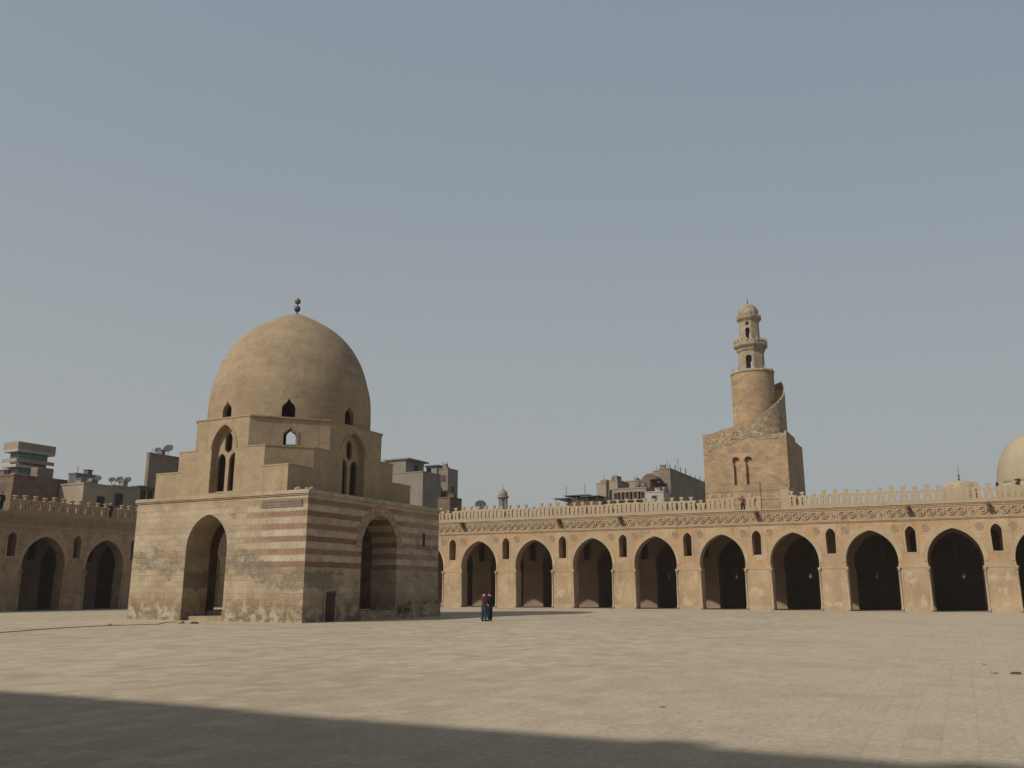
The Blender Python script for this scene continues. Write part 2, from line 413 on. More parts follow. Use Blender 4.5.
def arcade(name, loc, rz, label, u0, u1, centres, detail_u, gap=(), mer_u=None, spouts=(), zs=1.0, back_u=None, detail=True, depth=14.0, stub=None):
    root = empty(name, loc, label, 'arcade', None, rz); root.scale = (1, 1, zs)
    link('wall', arcade_panel(u0, u1, centres, 1.27, Z_COR-.12), M['stucco'], root)
    b0, b1 = back_u or (u0, u1); d_in = detail_u
    if depth > 9:
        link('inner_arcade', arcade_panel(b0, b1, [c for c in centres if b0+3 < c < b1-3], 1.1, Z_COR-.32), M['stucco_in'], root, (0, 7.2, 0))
    # back wall with grilled windows
    holes = []; gp = []
    for c in centres:
        if b0+3 < c < b1-3: gp.append([(c-.6, 5.0), (c+.6, 5.0)]+arch_pts(c, .6, 6.3, 7.0, 6))
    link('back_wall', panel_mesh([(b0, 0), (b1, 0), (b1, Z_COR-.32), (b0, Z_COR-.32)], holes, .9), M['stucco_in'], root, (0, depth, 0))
    if depth > 9:
        gm = strip_between([(p[0]-c, p[1]) for p in gp[-1][1:]+gp[-1][:1]] if False else [(x*1.0, z) for x, z in [(.75, 4.85), (.75, 6.3)]+arch_pts(0, .75, 6.3, 7.2, 6)[1:-1]+[(-.75, 6.3), (-.75, 4.85)]],
                           [(.58, 5.0), (.58, 6.3)]+arch_pts(0, .58, 6.3, 7.0, 6)[1:-1]+[(-.58, 6.3), (-.58, 5.0)], -.12, -.002)
        gm.materials.append(M['stucco_in'])
        for c in centres:
            if b0+3 < c < b1-3 and d_in[0] < c < d_in[1]:
                go = link('window_frame', gm, None, root, (c, depth, 0))
                g2 = MB()
                for a in range(4): g2.ring((0, -.003, 5.4+a*.42), .2, .06, .05, 10)
                g2.box(-.04, .04, -.05, -.003, 5.0, 6.9); g2.build('grille', M['pale_dome'], go)
    r = MB(); r.box(b0, b1, 1.28, depth+.9, Z_COR-.30, Z_COR-.06); r.build('roof', M['roof'], root)
    # cornice and string courses
    c = MB()
    c.box(u0, u1, -.16, 1.28, Z_COR-.118, Z_COR); c.box(u0, u1, -.09, -.002, Z_COR-.24, Z_COR-.121)
    c.build('cornice', M['stucco_pale'], root)
    c = MB(); c.box(u0, u1, -.12, -.002, Z_STR-.06, Z_STR+.06); c.box(u0, u1, -.06, -.002, Z_STR-.16, Z_STR-.063)
    c.build('string_course', M['stucco_pale'], root)
    d0, d1 = detail_u
    fz = MB(); n = int((d1-d0)/.86)
    for i in range(n):
        cx = d0+.43+i*.86; q = random.random()
        fz.ring((cx, -.002, 9.03), .35+.02*random.random(), .09, .11 if q > .08 else .05, 14)
        fz.ring((cx, -.002, 9.03), .16, .09, .1, 8)
        fz.box(cx-.445, cx-.415, -.06, -.002, 8.6, 9.45)
    fz.box(d0, d1, -.05, -.002, 8.5, 8.585); fz.box(d0, d1, -.05, -.002, 9.47, 9.56)
    fz.build('frieze', M['frieze'], root)
    if not detail: return root
    for cc in [x+BAY/2 for x in centres[:-1]]:
        if d0 < cc < d1:
            w = BAY/2-HW0; pb = MB()
            pb.box(cc-w+.27, cc+w-.27, -.035, .0-.002, 3.93, 4.02)
            pb.box(cc-w-.02, cc+w+.02, -.05, -.002, 0, .42)
            pb.box(cc-w+.34, cc-w+.40, -.02, -.002, .42, 3.93); pb.box(cc+w-.40, cc+w-.34, -.02, -.002, .42, 3.93)
            pb.build('pier_trim', M['stucco_pale'], root)
    for cc in centres:
        if d0 < cc < d1:
            link('arch_moulding', MOULD, None, root, (cc, 0, 0))
            for s in (-1, 1): link('column', COLUMN, None, root, (cc+s*(HW0+.10), .0, 0))
        w = cc+BAY/2
        if d0 < w < d1:
            link('window_frame', WFRAME, None, root, (w, 0, 0))
            for s in (-1, 1): link('medallion', MEDAL, None, root, (w+s*1.32, -.002, 7.58))
    m0, m1 = mer_u
    k = 0; u = m0
    while u < m1:
        if not any(a < u < b for a, b in gap):
            o = link('merlon', MERLON, None, root, (u, -.05+random.uniform(-.01, .01), Z_COR))
            o.rotation_euler = (R(random.uniform(-2.5, 2.5)), R(random.uniform(-.9, .9)), 0)
            o.scale = (1, random.uniform(.9, 1.15), random.uniform(.93, 1.05)*(.78 if random.random() < .04 else 1))
        u += 1.02
    for u in spouts: link('waterspout', SPOUT, None, root, (u, -.08, 9.62))
    return root

X0 = -.395
LX = -81.0
cen = [BAY*k for k in range(-11, 4)]
sp = [at_y(px, 516, WALL_Y).x-X0 for px in (464, 560, 621, 757, 909, 990)]
far = arcade('arcade', (X0, WALL_Y, 0), 0, 'long sunlit stucco arcade with open arches below the spiral minaret, at the back right',
       LX-X0+.02, 26, cen, (-64, 12), gap=((at_y(752,508,WALL_Y).x-X0, at_y(789,506,WALL_Y).x-X0), (at_y(739,500,WALL_Y).x-X0, at_y(747,500,WALL_Y).x-X0)),
       mer_u=(-66, 14), spouts=sp)
cenL = [BAY*k for k in range(-8, 5)]
left = arcade('arcade', (LX, 57.57, 0), R(90), 'shaded arcade with two arches in view left of the domed building',
       -72, WALL_Y-57.57+14, [c for c in cenL if c < 29], (-22, 30), mer_u=(-20, 32), zs=.95, gap=tuple((at_x(px, 513, LX-.4).y-57.57-.55, at_x(px, 513, LX-.4).y-57.57+.55) for px in (1, 110)), spouts=())
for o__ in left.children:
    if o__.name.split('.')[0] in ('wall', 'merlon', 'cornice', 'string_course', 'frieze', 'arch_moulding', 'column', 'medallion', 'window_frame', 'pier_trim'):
        o__.material_slots[0].link = 'OBJECT'; o__.material_slots[0].material = M['stucco_shade'] if o__.name.split('.')[0] in ('wall', 'merlon', 'column', 'pier_trim') else M['frieze']
# the arcade behind the photographer: it casts the shadow over the foreground
NEAR_Y = -.15
near = arcade('arcade', (0, NEAR_Y, 0), R(180), 'arcade behind the camera whose shadow lies on the near paving',
       -26, 81, [BAY*k+3.54 for k in range(-3, 11)], (0, 1), detail=False, depth=6.5)
c = MB(); u = -26  # unseen parapet; its height and uneven top are shaped for the shadow edge
while u < 81:
    w__ = random.uniform(.6, 1.6); c.box(u, u+w__-.002, .2, 1.0, Z_COR+.002, Z_COR+1.4+random.uniform(-.06, .08)+(.35 if random.random() < .05 else 0)); u += w__
c.build('parapet', M['stucco_pale'], near)

# lamps hanging in the porticos
def lamp_meshes():
    gl = MB().lathe([(.0, 0), (.10, .02), (.17, .14), (.19, .26), (.12, .36), (.09, .42), (.16, .56), (.17, .58)], 14).mesh()
    ch = MB().tube((0,0,.57), (0,0,6.0), .012, 5).mesh()
    cr = MB().lathe([(.18, .5), (.19, .53), (.18, .56)], 14).mesh()
    return gl, ch, cr
LG, LC, LR = lamp_meshes(); LG.materials.append(M['lampglass']); LC.materials.append(M['metal']); LR.materials.append(M['metal'])
names = {737: 'pale glass lamp hanging in the arch below the red-clad person on the roof',
         811: 'pale glass lamp hanging in the arch under the right edge of the minaret block',
         877: 'pale glass lamp hanging in the second whole arch from the right of the photo',
         964: 'pale glass lamp hanging in the whole arch nearest the right edge of the photo',
         669: 'faint glass lamp hanging in the arch left of the spiral minaret'}
for px, lb in names.items():
    p = at_y(px, 579, WALL_Y+3.9)
    e = empty('hanging_lamp', p, lb, 'lamp', 'lamps hanging in the arcade')
    link('glass', LG, None, e); link('chain', LC, None, e); link('rim', LR, None, e)

# ---------------------------------------------------------------- domed fountain building
KX0, KX1, KY0, KY1, KZ = -56.09, -39.47, 47.16, 64.29, 8.64
KS = .91; ZB = -EYE*(1-KS)/KS     # building scale, and its ground line in its own units
kio = empty('domed_building', (KX1*KS, KY0*KS, EYE*(1-KS)), 'square stone building with striped walls and a large pointed dome, standing in the courtyard', 'building'); kio.scale = (KS, KS, KS)
W, Dp, T = KX1-KX0, KY1-KY0, 2.35     # local frame: x from -W to 0, y from 0 to Dp
def arch_hole_outline(u0, u1, top, c, hw, spring, apex, foot=0.0, holes=()):
    a = arch_pts(c, hw, spring, apex, 14)
    return [(u0, ZB), (c-hw, ZB)]+a[::-1]+[(c+hw, ZB), (u1, ZB), (u1, top), (u0, top)]
def wall_panel(u0, u1, c, hw, spring, apex, holes=()):
    return panel_mesh(arch_hole_outline(u0, u1, KZ-.02, c, hw, spring, apex), holes, T)
FA = -48.6-KX1      # front arch centre
RA = 55.75-KY0      # side arch centre
link('wall', wall_panel(-W, 0, FA, 2.0, 4.9, 7.32), M['kiosk'], kio)
# side wall: local panel x-axis -> +Y, front (-y) -> +X  : rotate +90
slit = [(14.72, 5.45), (14.95, 5.45), (14.95, 6.45), (14.72, 6.45)]
def side_mesh(holes=()):
    me = wall_panel(T, Dp-T, RA, 2.3, 5.0, 7.53, holes)
    me.transform(Matrix.Rotation(R(90), 4, 'Z')); return me
slit_in = [(x, z) for x, z in slit if True]
link('wall', side_mesh([[(x-.0, z) for x, z in slit]] if Dp-T > 14.95 else []), M['kiosk'], kio)
me = side_mesh(); me.transform(Matrix.Translation((-W+T, 0, 0))); link('wall', me, M['kiosk'], kio)
me = wall_panel(-W, 0, FA, 2.0, 4.9, 7.32); me.transform(Matrix.Translation((0, Dp-T, 0))); link('wall', me, M['kiosk'], kio)
f = MB(); f.box(-W+.35, -.35, .55, Dp-.35, ZB, .10); f.box(-W+T+.3, -.36, T+.3, Dp-T-.3, .102, .42)
f.build('floor_slab', M['upper'], kio)
# roof slab round the drum opening
f = MB()
f.box(-W+.3, -.3, .3, 2.4, KZ-.14, KZ-.015); f.box(-W+.3, -.3, Dp-2.4, Dp-.3, KZ-.14, KZ-.015)
f.box(-W+.3, -W+2.4, 2.42, Dp-2.42, KZ-.14, KZ-.015); f.box(-4.2, -.3, 2.42, Dp-2.42, KZ-.14, KZ-.015)
f.build('roof', M['upper'], kio)
cor = MB()
for k, (e, z0, z1) in enumerate(((.07, KZ-.30, KZ-.20), (.14, KZ-.198, KZ-.01))):
    cor.box(-W-e, e, -e, -.003, z0, z1); cor.box(-W-e, e, Dp+.003, Dp+e, z0, z1)
    cor.box(.003, e, -.001, Dp+.001, z0, z1); cor.box(-W-e, -W-.003, -.001, Dp+.001, z0, z1)
cor.box(-W-.1, .1, -.1, .5, KZ-.008, KZ+.05); cor.box(-.5, .1, .502, Dp, KZ-.008, KZ+.05); cor.box(-W-.1, -W+.5, .502, Dp, KZ-.008, KZ+.05)
cor.build('cornice', M['kiosk'], kio)
# arch surround on the shaded side: radiating voussoirs
def voussoirs(c, hw, spring, apex, wdt, par):
    random.seed(31); m = MB(); inn = arch_pts(c, hw, spring, apex, 14); outr = arch_pts(c, hw+wdt, spring, apex+wdt*1.15, 14)
    k = len(inn)
    outr = [(inn[i][0]+(outr[i][0]-inn[i][0])*q_, inn[i][1]+(outr[i][1]-inn[i][1])*q_) for i, q_ in enumerate([random.choice((.72, 1.0, .85)) for _ in inn])]
    for i in range(k-1):
        if i % 2 != par: continue
        t = .012+.010*(i % 2)
        for A in (0,):
            q = [(inn[i], 0), (inn[i+1], 0), (outr[i+1], 0), (outr[i], 0)]
            fr = [m.bm.verts.new((p[0], -t, p[1])) for p, _ in q]; bk = [m.bm.verts.new((p[0], .05, p[1])) for p, _ in q]
            m.bm.faces.new(fr); m.bm.faces.new(bk[::-1])
            for a in range(4): m.bm.faces.new((fr[a], fr[(a+1) % 4], bk[(a+1) % 4], bk[a]))
    return m
for par, mt in ((0, M['voussoir']), (1, M['rubble'])): voussoirs(RA, 2.3, 5.0, 7.53, .9, par).build('arch_surround', mt, kio, (0, 0, 0), (0, 0, R(90)))
# plinth of rubble below the shaded wall
p = MB(); 
y = 11.2
while y < Dp-.05:
    w_ = random.uniform(.4, .8); y2 = min(y+w_, Dp)
    p.box(.004, random.uniform(.22, .34), y, y2-.004, ZB, random.uniform(.75, 1.15)*(1 if y > 12.5 else .8)); y = y2
p.build('plinth', M['rubble'], kio)
p = MB(); p.box(.004, .75, 5.6, 11.15, ZB, .12); p.box(.004, .38, 6.0, 10.9, .122, .43); p.build('step', M['rubble'], kio)
# small service door
d = MB(); d.box(.0, .05, 49.42-KY0, 50.5-KY0, ZB+.02, 1.78)
for k in (0, 1): d.box(.052, .08, 49.5-KY0+k*.53, 49.95-KY0+k*.50, .0, 1.68)
dr = d.build('door', M['door'], kio)
h_ = MB(); h_.tube((.09, 50.0-KY0, .95), (.16, 50.0-KY0, .95), .03); h_.tube((.16, 49.9-KY0, .95), (.16, 50.1-KY0, .95), .02); h_.build('handle', M['metal'], dr)
fr = MB(); fr.box(.002, .12, 49.28-KY0, 49.42-KY0, ZB, 1.9); fr.box(.002, .12, 50.5-KY0, 50.64-KY0, ZB, 1.9); fr.box(.002, .14, 49.2-KY0, 50.72-KY0, 1.9, 2.1); fr.build('frame', M['rubble'], dr)
b0 = at_y(262, 501, KY0*KS); b1 = at_y(303, 507, KY0*KS)
bx0, bx1 = (b0.x-KX1*KS)/KS, (b1.x-KX1*KS)/KS
bm_ = MB()
for k in range(3): bm_.box(bx0+.05*k, bx1-.04*k, -.05-.02*k, -.002, 7.56+.17*k, 7.72+.17*k)
bm_.build('stone_tablet', M['brick_lt'], kio)
MB().box(.003, .03, 14.62, 14.92, 5.45, 6.5).build('slit_window', M['dark'], kio)  # dark box stands in for the shade inside an open slit
for k in range(7):
    b = MB(); bmesh.ops.create_icosphere(b.bm, subdivisions=1, radius=random.uniform(.1, .24))
    for v in b.bm.verts: v.co *= random.uniform(.75, 1.15)
    b.build('loose_stone', M['rubble'], kio, (-.35-random.random()*1.3, .25+random.random()*.9, KZ+.12))
# inner partition with a low dark doorway seen through the side arch
me = panel_mesh([(-3.6, .4), (3.6, .4), (3.6, 8.4), (-3.6, 8.4)], [[(.9, .42), (1.9, .42), (1.9, 2.6), (.9, 2.6)], [(-.9, 3.6), (.9, 3.6)]+arch_pts(0, .9, 5.2, 6.4, 6)], .5)
me.transform(Matrix.Rotation(R(90), 4, 'Z')); me.transform(Matrix.Translation((-9.9, RA, 0)))
link('inner_wall', me, M['upper'], kio)

# drum storey: square with corners cut back in tiers
ux0, ux1, uy0, uy1 = -55.3-KX1, -42.1-KX1, 47.96-KY0, 63.7-KY0
CX, CY = (ux0+ux1)/2, (uy0+uy1)/2
Z1, Z2, Z3 = 10.72, 12.28, 14.58
cx2, cx3, cy2, cy3 = 2.3, 3.95, 2.75, 4.5
def stepped(u0, u1, c2, c3):
    return [(u0, KZ), (u1, KZ), (u1, Z1), (u1-c2, Z1), (u1-c2, Z2), (u1-c3, Z2), (u1-c3, Z3), (u0+c3, Z3), (u0+c3, Z2), (u0+c2, Z2), (u0+c2, Z1), (u0, Z1)]
TW = .8
def big_window(c, hw=1.2, z0=8.98): return [(c-hw, z0), (c+hw, z0)]+arch_pts(c, hw, 12.3, 14.1, 12)
wc = -48.45-KX1
wcs = 55.55-KY0
link('drum_wall', panel_mesh(stepped(ux0, ux1, cx2, cx3), [big_window(wc)], TW), M['upper'], kio, (0, uy0, 0))
link('drum_wall', panel_mesh(stepped(ux0, ux1, cx2, cx3), [], TW), M['upper'], kio, (0, uy1-TW, 0))
def side_drum(hole=True):
    # inner ends butt against front/back walls: trim lowest tier by wall thickness
    o_ = stepped(uy0, uy1, cy2, cy3)
    o_ = [(uy0+TW+.003, KZ), (uy1-TW-.003, KZ), (uy1-TW-.003, Z1)]+o_[3:-1]+[(uy0+TW+.003, Z1)]
    me = panel_mesh(o_, [big_window(wcs, 1.4)] if hole else [], TW); me.transform(Matrix.Rotation(R(90), 4, 'Z')); return me
link('drum_wall', side_drum(), M['upper'], kio, (ux1, 0, 0))
# the trimmed strip of the side faces is closed by the end faces of the front and back walls
link('drum_wall', side_drum(False), M['upper'], kio, (ux0+TW, 0, 0))
def diag_panel(corner, cx, cy, z0, z1, window=False, name='chamfer_wall', off=0):
    sx, sy = corner   # +1/-1
    px = ux1 if sx > 0 else ux0; py = uy1 if sy > 0 else uy0
    A = Vector((px-sx*cx, py, 0)); B = Vector((px, py-sy*cy, 0))
    # orient so that the outward normal is on the -y side of the panel
    if sx*sy > 0: A, B = B, A
    d = (B-A); L = d.length; ang = atan2(d.y, d.x)
    hole = []
    if window:
        c = L/2; hw = .5
        hole = [[(c-hw, z0+.09), (c+hw, z0+.09)]+[(c+hw, z0+.95), (c+.42, z0+1.15), (c+.2, z0+1.28), (c, z0+1.55), (c-.2, z0+1.28), (c-.42, z0+1.15), (c-hw, z0+.95)]]
    me = panel_mesh([(0, z0), (L, z0), (L, z1), (0, z1)], hole, .5)
    me.transform(Matrix.Translation(A) @ Matrix.Rotation(ang, 4, 'Z'))
    o = link(name, me, M['upper'], kio)
    if window:
        P = [(-.5, .02), (.5, .02), (.5, .95), (.42, 1.15), (.2, 1.28), (0, 1.55), (-.2, 1.28), (-.42, 1.15), (-.5, .95)]
        Q = [(x*1.3, z*1.1 if z > .5 else z) for x, z in P]
        me2 = strip_between([(x+L/2, z+z0+.08) for x, z in Q[1:]+Q[:1]], [(x+L/2, z+z0+.08) for x, z in P[1:]+P[:1]], -.04, .01)
        me2.transform(Matrix.Translation(A) @ Matrix.Rotation(ang, 4, 'Z'))
        link('window_frame', me2, M['minaret_top'], kio)
    return A, B
for cn in ((1, -1), (-1, -1), (1, 1), (-1, 1)):
    diag_panel(cn, cx2, cy2, Z1, Z2)
    diag_panel(cn, cx3, cy3, Z2, Z3, window=True)
    sx, sy = cn; px = ux1 if sx > 0 else ux0; py = uy1 if sy > 0 else uy0
    led = MB()
    e = .03
    led.prism([(px+sx*e, py+sy*e), (px-sx*(cx2+.3), py+sy*e), (px+sx*e, py-sy*(cy2+.3))], Z1-.06, Z1+.05)
    led.prism([(px-sx*(cx2-.03), py+sy*e), (px-sx*(cx3+.25), py+sy*e), (px-sx*(cx3+.25)*.9, py-sy*.5), (px-sx*.5, py-sy*(cy3+.25)*.9), (px+sx*e, py-sy*(cy3+.25)), (px+sx*e, py-sy*(cy2-.03))], Z2-.06, Z2+.05)
    led.build('ledge', M['upper'], kio)
# top ledge ring round the dome foot
n = 48
oct_ = [(ux0+cx3-.1, uy0), (ux1-cx3+.1, uy0), (ux1, uy0+cy3-.1), (ux1, uy1-cy3+.1), (ux1-cx3+.1, uy1), (ux0+cx3-.1, uy1), (ux0, uy1-cy3+.1), (ux0, uy0+cy3-.1)]
oct_ = [(CX+(x-CX)*1.006, -(CY+(y-CY)*1.006)) for x, y in oct_]
me = panel_mesh(oct_, [[(CX+6.0*cos(2*pi*i/n), -CY+6.0*sin(2*pi*i/n)) for i in range(n)]], .10)
me.transform(Matrix(((1,0,0,0),(0,0,-1,0),(0,1,0,0),(0,0,0,1))))
me.transform(Matrix.Translation((0, 0, Z3+.07 - max(v.co.z for v in me.vertices))))
link('ledge', me, M['upper'], kio)
# dome shell with a ring of little arched windows cut through
prof = [(6.6, 14.5), (6.62, 15.4), (6.6, 16.6), (6.5, 17.8), (6.22, 18.9), (5.9, 20.0), (5.45, 21.0), (4.85, 21.95), (4.1, 22.8), (3.2, 23.55), (2.2, 24.15), (1.15, 24.68), (.45, 24.98), (0, 25.12)]
def fine_prof(p, k=3):
    out = []
    for i in range(len(p)-1):
        p0 = p[max(i-1, 0)]; p1 = p[i]; p2 = p[i+1]; p3 = p[min(i+2, len(p)-1)]
        for j in range(k):
            t = j/k
            out.append(tuple(.5*((2*p1[a])+(-p0[a]+p2[a])*t+(2*p0[a]-5*p1[a]+4*p2[a]-p3[a])*t*t+(-p0[a]+3*p1[a]-3*p2[a]+p3[a])*t**3) for a in (0, 1)))
    out.append(p[-1]); return out
pf = fine_prof(prof)
inner = [(max(r-.4, 0) if r > .5 else 0, z-.35 if z > 24.3 else z) for r, z in prof if z < 24.9]
inner = [(r, z) for r, z in inner if r > .3]+[(0, 24.4)]
dm = MB(); bm = dm.bm; seg = 96
def rings(pr):
    out = []
    for r, z in pr:
        out.append([bm.verts.new((0, 0, z))] if r < 1e-3 else [bm.verts.new((r*cos(2*pi*i/seg), r*sin(2*pi*i/seg), z)) for i in range(seg)])
    return out
ro, ri = rings(pf), rings(inner)
for L in (ro, ri):
    for a, b in zip(L, L[1:]):
        for i in range(seg):
            j = (i+1) % seg
            fc = bm.faces.new((a[i], a[j], b[0]) if len(b) == 1 else (a[i], a[j], b[j], b[i])); fc.smooth = True
for i in range(seg): bm.faces.new((ro[0][i], ro[0][(i+1) % seg], ri[0][(i+1) % seg], ri[0][i]))
DX, DY = CX-.2, CY-.16
dome_o = dm.build('dome', M['dome'], kio, (DX, DY, 0))
cut = MB()
for k in range(8):
    a = R(-50.5)+k*pi/4; hw = .5
    pts = [(-hw, 14.72), (hw, 14.72), (hw, 15.55), (.40, 15.78), (.18, 15.95), (0, 16.25), (-.18, 15.95), (-.40, 15.78), (-hw, 15.55)]
    fr_, bk_ = [], []
    for x, z in pts:
        for L, rr in ((fr_, 7.5), (bk_, 5.2)):
            L.append(cut.bm.verts.new((rr*cos(a)-x*sin(a), rr*sin(a)+x*cos(a), z)))
    cut.bm.faces.new(fr_); cut.bm.faces.new(bk_[::-1])
    for i in range(9): cut.bm.faces.new((fr_[i], bk_[i], bk_[(i+1) % 9], fr_[(i+1) % 9]))
co_ = cut.build('cutter', None, kio, (DX, DY, 0))
md = dome_o.modifiers.new('b', 'BOOLEAN'); md.object = co_; md.operation = 'DIFFERENCE'; md.solver = 'EXACT'
bpy.context.view_layer.update()
dg = bpy.context.evaluated_depsgraph_get()
nm = bpy.data.meshes.new_from_object(dome_o.evaluated_get(dg)); dome_o.modifiers.clear(); dome_o.data = nm; nm.set_sharp_from_angle(angle=R(28))
bpy.data.objects.remove(co_)
# window tracery: two lancets under an oculus
def tracery(hw, broken=False):
    lw = hw*.36; c1 = -hw*.5; c2 = hw*.5
    hl = lambda c: [(c-lw, 9.12), (c+lw, 9.12)]+arch_pts(c, lw, 11.35, 12.0, 6)
    rad = hw*.42
    oc = [(-.36, 12.25), (0, 11.95), (.36, 12.25)]+arch_pts(0, .36, 13.0, 13.62, 6)
    out = [(-hw-.05, 8.95), (hw+.05, 8.95)]+arch_pts(0, hw+.05, 12.3, 14.15, 10)
    return panel_mesh(out, [hl(c1), hl(c2), oc], .22)
link('window_tracery', tracery(1.2), M['upper'], kio, (wc, uy0+.48, 0))
for xx in (ux1-.48,):
    me = tracery(1.4); link('window_tracery', me, M['upper'], kio, (xx, wcs, 0), (0, 0, R(90)))
# hood mould round the shaded window
def hood(hw, w): return strip_between(arch_pts(0, hw+w, 12.3, 14.1+w*.9, 12), arch_pts(0, hw, 12.3, 14.1, 12), -.05, .01)
link('window_hood', hood(1.4, .3), M['voussoir'], kio, (ux1, wcs, 0), (0, 0, R(90)))
link('window_hood', hood(1.2, .14), M['upper'], kio, (wc, uy0, 0))
fn = MB(); fn.lathe([(.12, 0), (.1, .15), (.07, .3)], 10); fn.lathe([(0, .28), (.25, .38), (.33, .62), (.25, .85), (.06, .95)], 16)
fn.lathe([(.05, .94), (.05, 1.12)], 8); fn.build('finial', M['finial'], kio, (DX, DY, 25.05))
fn = MB(); fn.lathe([(0, 1.08), (.24, 1.2), (.32, 1.42), (.22, 1.64), (.05, 1.72), (.04, 1.85)], 16)
fo = fn.build('finial', M['finial_lt'], kio, (DX, DY, 25.05))
fo.scale = (.85, .85, .85)
for o__ in kio.children:
    if o__.name.startswith('finial'): o__.scale = (.85, .85, .85)
# small cap on top

# ---------------------------------------------------------------- spiral minaret
MX0, MX1, MY0, MY1 = -30.05, -18.9, 118.0, 131.3
mn = empty('minaret', (MX0, MY0, 0), 'tall spiral minaret: square block, round drum with outer stair and small ribbed dome', 'minaret')
mw, mdp = MX1-MX0, MY1-MY0
b = MB(); bm = b.bm
# block with ragged top
nx = 26
front = [(i*mw/nx, 22.35) for i in range(nx+1)]
tops = []
for i in range(nx+1):
    t = i/nx; z = 22.55+(.35 if t < .25 else 0)+(1.25*max(0, 1-abs(t-.42)/.28))
    if t > .74: z = 22.2
    tops.append(z+random.uniform(-.12, .12))
tops[-1] = 22.3
me = panel_mesh([(0, 0), (mw, 0)]+[(i*mw/nx, tops[i]) for i in range(nx, -1, -1)],
    [[(4.35+d-.36, 15.6), (4.35+d+.36, 15.6), (4.35+d+.36, 18.6)]+[(4.35+d+.52*cos(a), 18.9+.52*sin(a)) for a in [R(-35)+R(250)*i/10 for i in range(11)]]+[(4.35+d-.36, 18.6)] for d in (0, 1.65)], .5)
link('block_wall', me, M['minaret'], mn)
b = MB(); b.prism([(.003, .502), (mw-.003, .502), (mw-.003, mdp), (.003, mdp)], 0, 22.1); b.build('block', M['minaret'], mn)
b = MB()
for i in range(60):
    a = random.random(); x = a*mw; y = random.uniform(.6, mdp-.5)
    if abs(x-mw/2) < 4 and abs(y-mdp/2) < 4: continue
b.prism([(0.2, .52), (2.6, .52), (2.6, 6), (.2, 6)], 22.1, 22.75); b.prism([(2.7, .52), (5.2, .52), (5.2, 2.6), (2.7, 2.6)], 22.1, 23.6)
b.prism([(mw-.35, .52), (mw-.01, .52), (mw-.01, mdp*.55), (mw-.35, mdp*.55)], 22.1, 22.6)
b.build('parapet', M['rubble'], mn)
# rubble facing on the ragged upper band: thin proud stones
rb = MB()
for i in range(260):
    x = random.uniform(.05, mw-.6); t = x/mw
    zmax = tops[min(nx, int(t*nx))]-.25; lo = 21.9-2.0*max(0, 1-t*1.9) if t < .6 else 22.0-.6*random.random()
    if lo > zmax-.2: continue
    z = random.uniform(lo, zmax-.2); w_, h2 = random.uniform(.25, .55), random.uniform(.15, .3)
    rb.box(x, x+w_, -.03-.04*random.random(), .0-.002-.001*random.random(), z, z+h2)
rb.build('rubble_facing', M['rubble'], mn)
# impost and niche back in paler plaster
dcx, dcy = -24.05-MX0, 124.5-MY0
b = MB(); b.lathe([(3.05, 21.9), (3.02, 25), (2.98, 32.0), (2.98, 32.4)], 48); b.build('drum', M['minaret'], mn, (dcx, dcy, 0))
b = MB(); b.lathe([(3.0, 31.95), (3.07, 32.1), (3.07, 32.42), (2.7, 32.44)], 48); b.build('drum_rim', M['minaret_top'], mn, (dcx, dcy, 0))
# helical outer stair wall
b = MB(); bm = b.bm
A0, A1, ns = R(-97), R(62), 80
prev = None
for i in range(ns+1):
    a = A0+(A1-A0)*i/ns
    zt = min(23.9+(degrees(a)+97)*.052, 29.6)+(max(0, min(1, (degrees(a)-14)/16))*1.5)
    zt_j = zt+(.06 if i % 2 else -.06)+random.uniform(-.05, .05)
    ro_ = 4.28 if degrees(a) > -88 else 3.1+1.18*((degrees(a)+97)/9)
    ri_ = ro_-.2
    cur = [bm.verts.new((r*cos(a), r*sin(a), z)) for r, z in ((ro_, 21.9), (ro_, zt_j), (ri_ if ri_ > 2.9 else 2.9, zt_j), (ri_ if ri_ > 2.9 else 2.9, zt-1.1), (2.9, zt-1.1), (2.9, 21.9))]
    if prev:
        for k in range(6): bm.faces.new((prev[k], prev[(k+1) % 6], cur[(k+1) % 6], cur[k]))
    else: bm.faces.new(cur)
    prev = cur
bm.faces.new(prev)
b.build('stair_wall', M['rubble'], mn, (dcx, dcy, 0))
def octa(r, z0, z1, t, hole, name, mat, phase=0):
    L = 2*r*tan(pi/8)
    for k in range(8):
        a = -pi/2+k*pi/4+phase
        hs = []
        if hole and (k % 2 == 0 or hole.get('all')):
            for (w_, a0, a1) in hole['s']: hs.append([(-w_, a0), (w_, a0)]+arch_pts(0, w_, a1-.35 if a1-a0 > .8 else a1-.2, a1, 5))
        me = panel_mesh([(-L/2, z0), (L/2, z0), (L/2, z1), (-L/2, z1)], hs, t)
        me.transform(Matrix.Rotation(a+pi/2, 4, 'Z') @ Matrix.Translation((0, -r, 0)))
        link(name, me, mat, mn, (dcx, dcy, -1.26)).scale = (1, 1, 1.02)
octa(1.72, 33.0, 36.3, .2, {'s': [(.42, 33.25, 35.3)], 'all': False}, 'lantern_wall', M['minaret_top'])
octa(1.32, 37.5, 40.6, .18, {'s': [(.32, 37.75, 39.4), (.2, 39.75, 40.3)], 'all': False}, 'lantern_wall', M['minaret_top'])
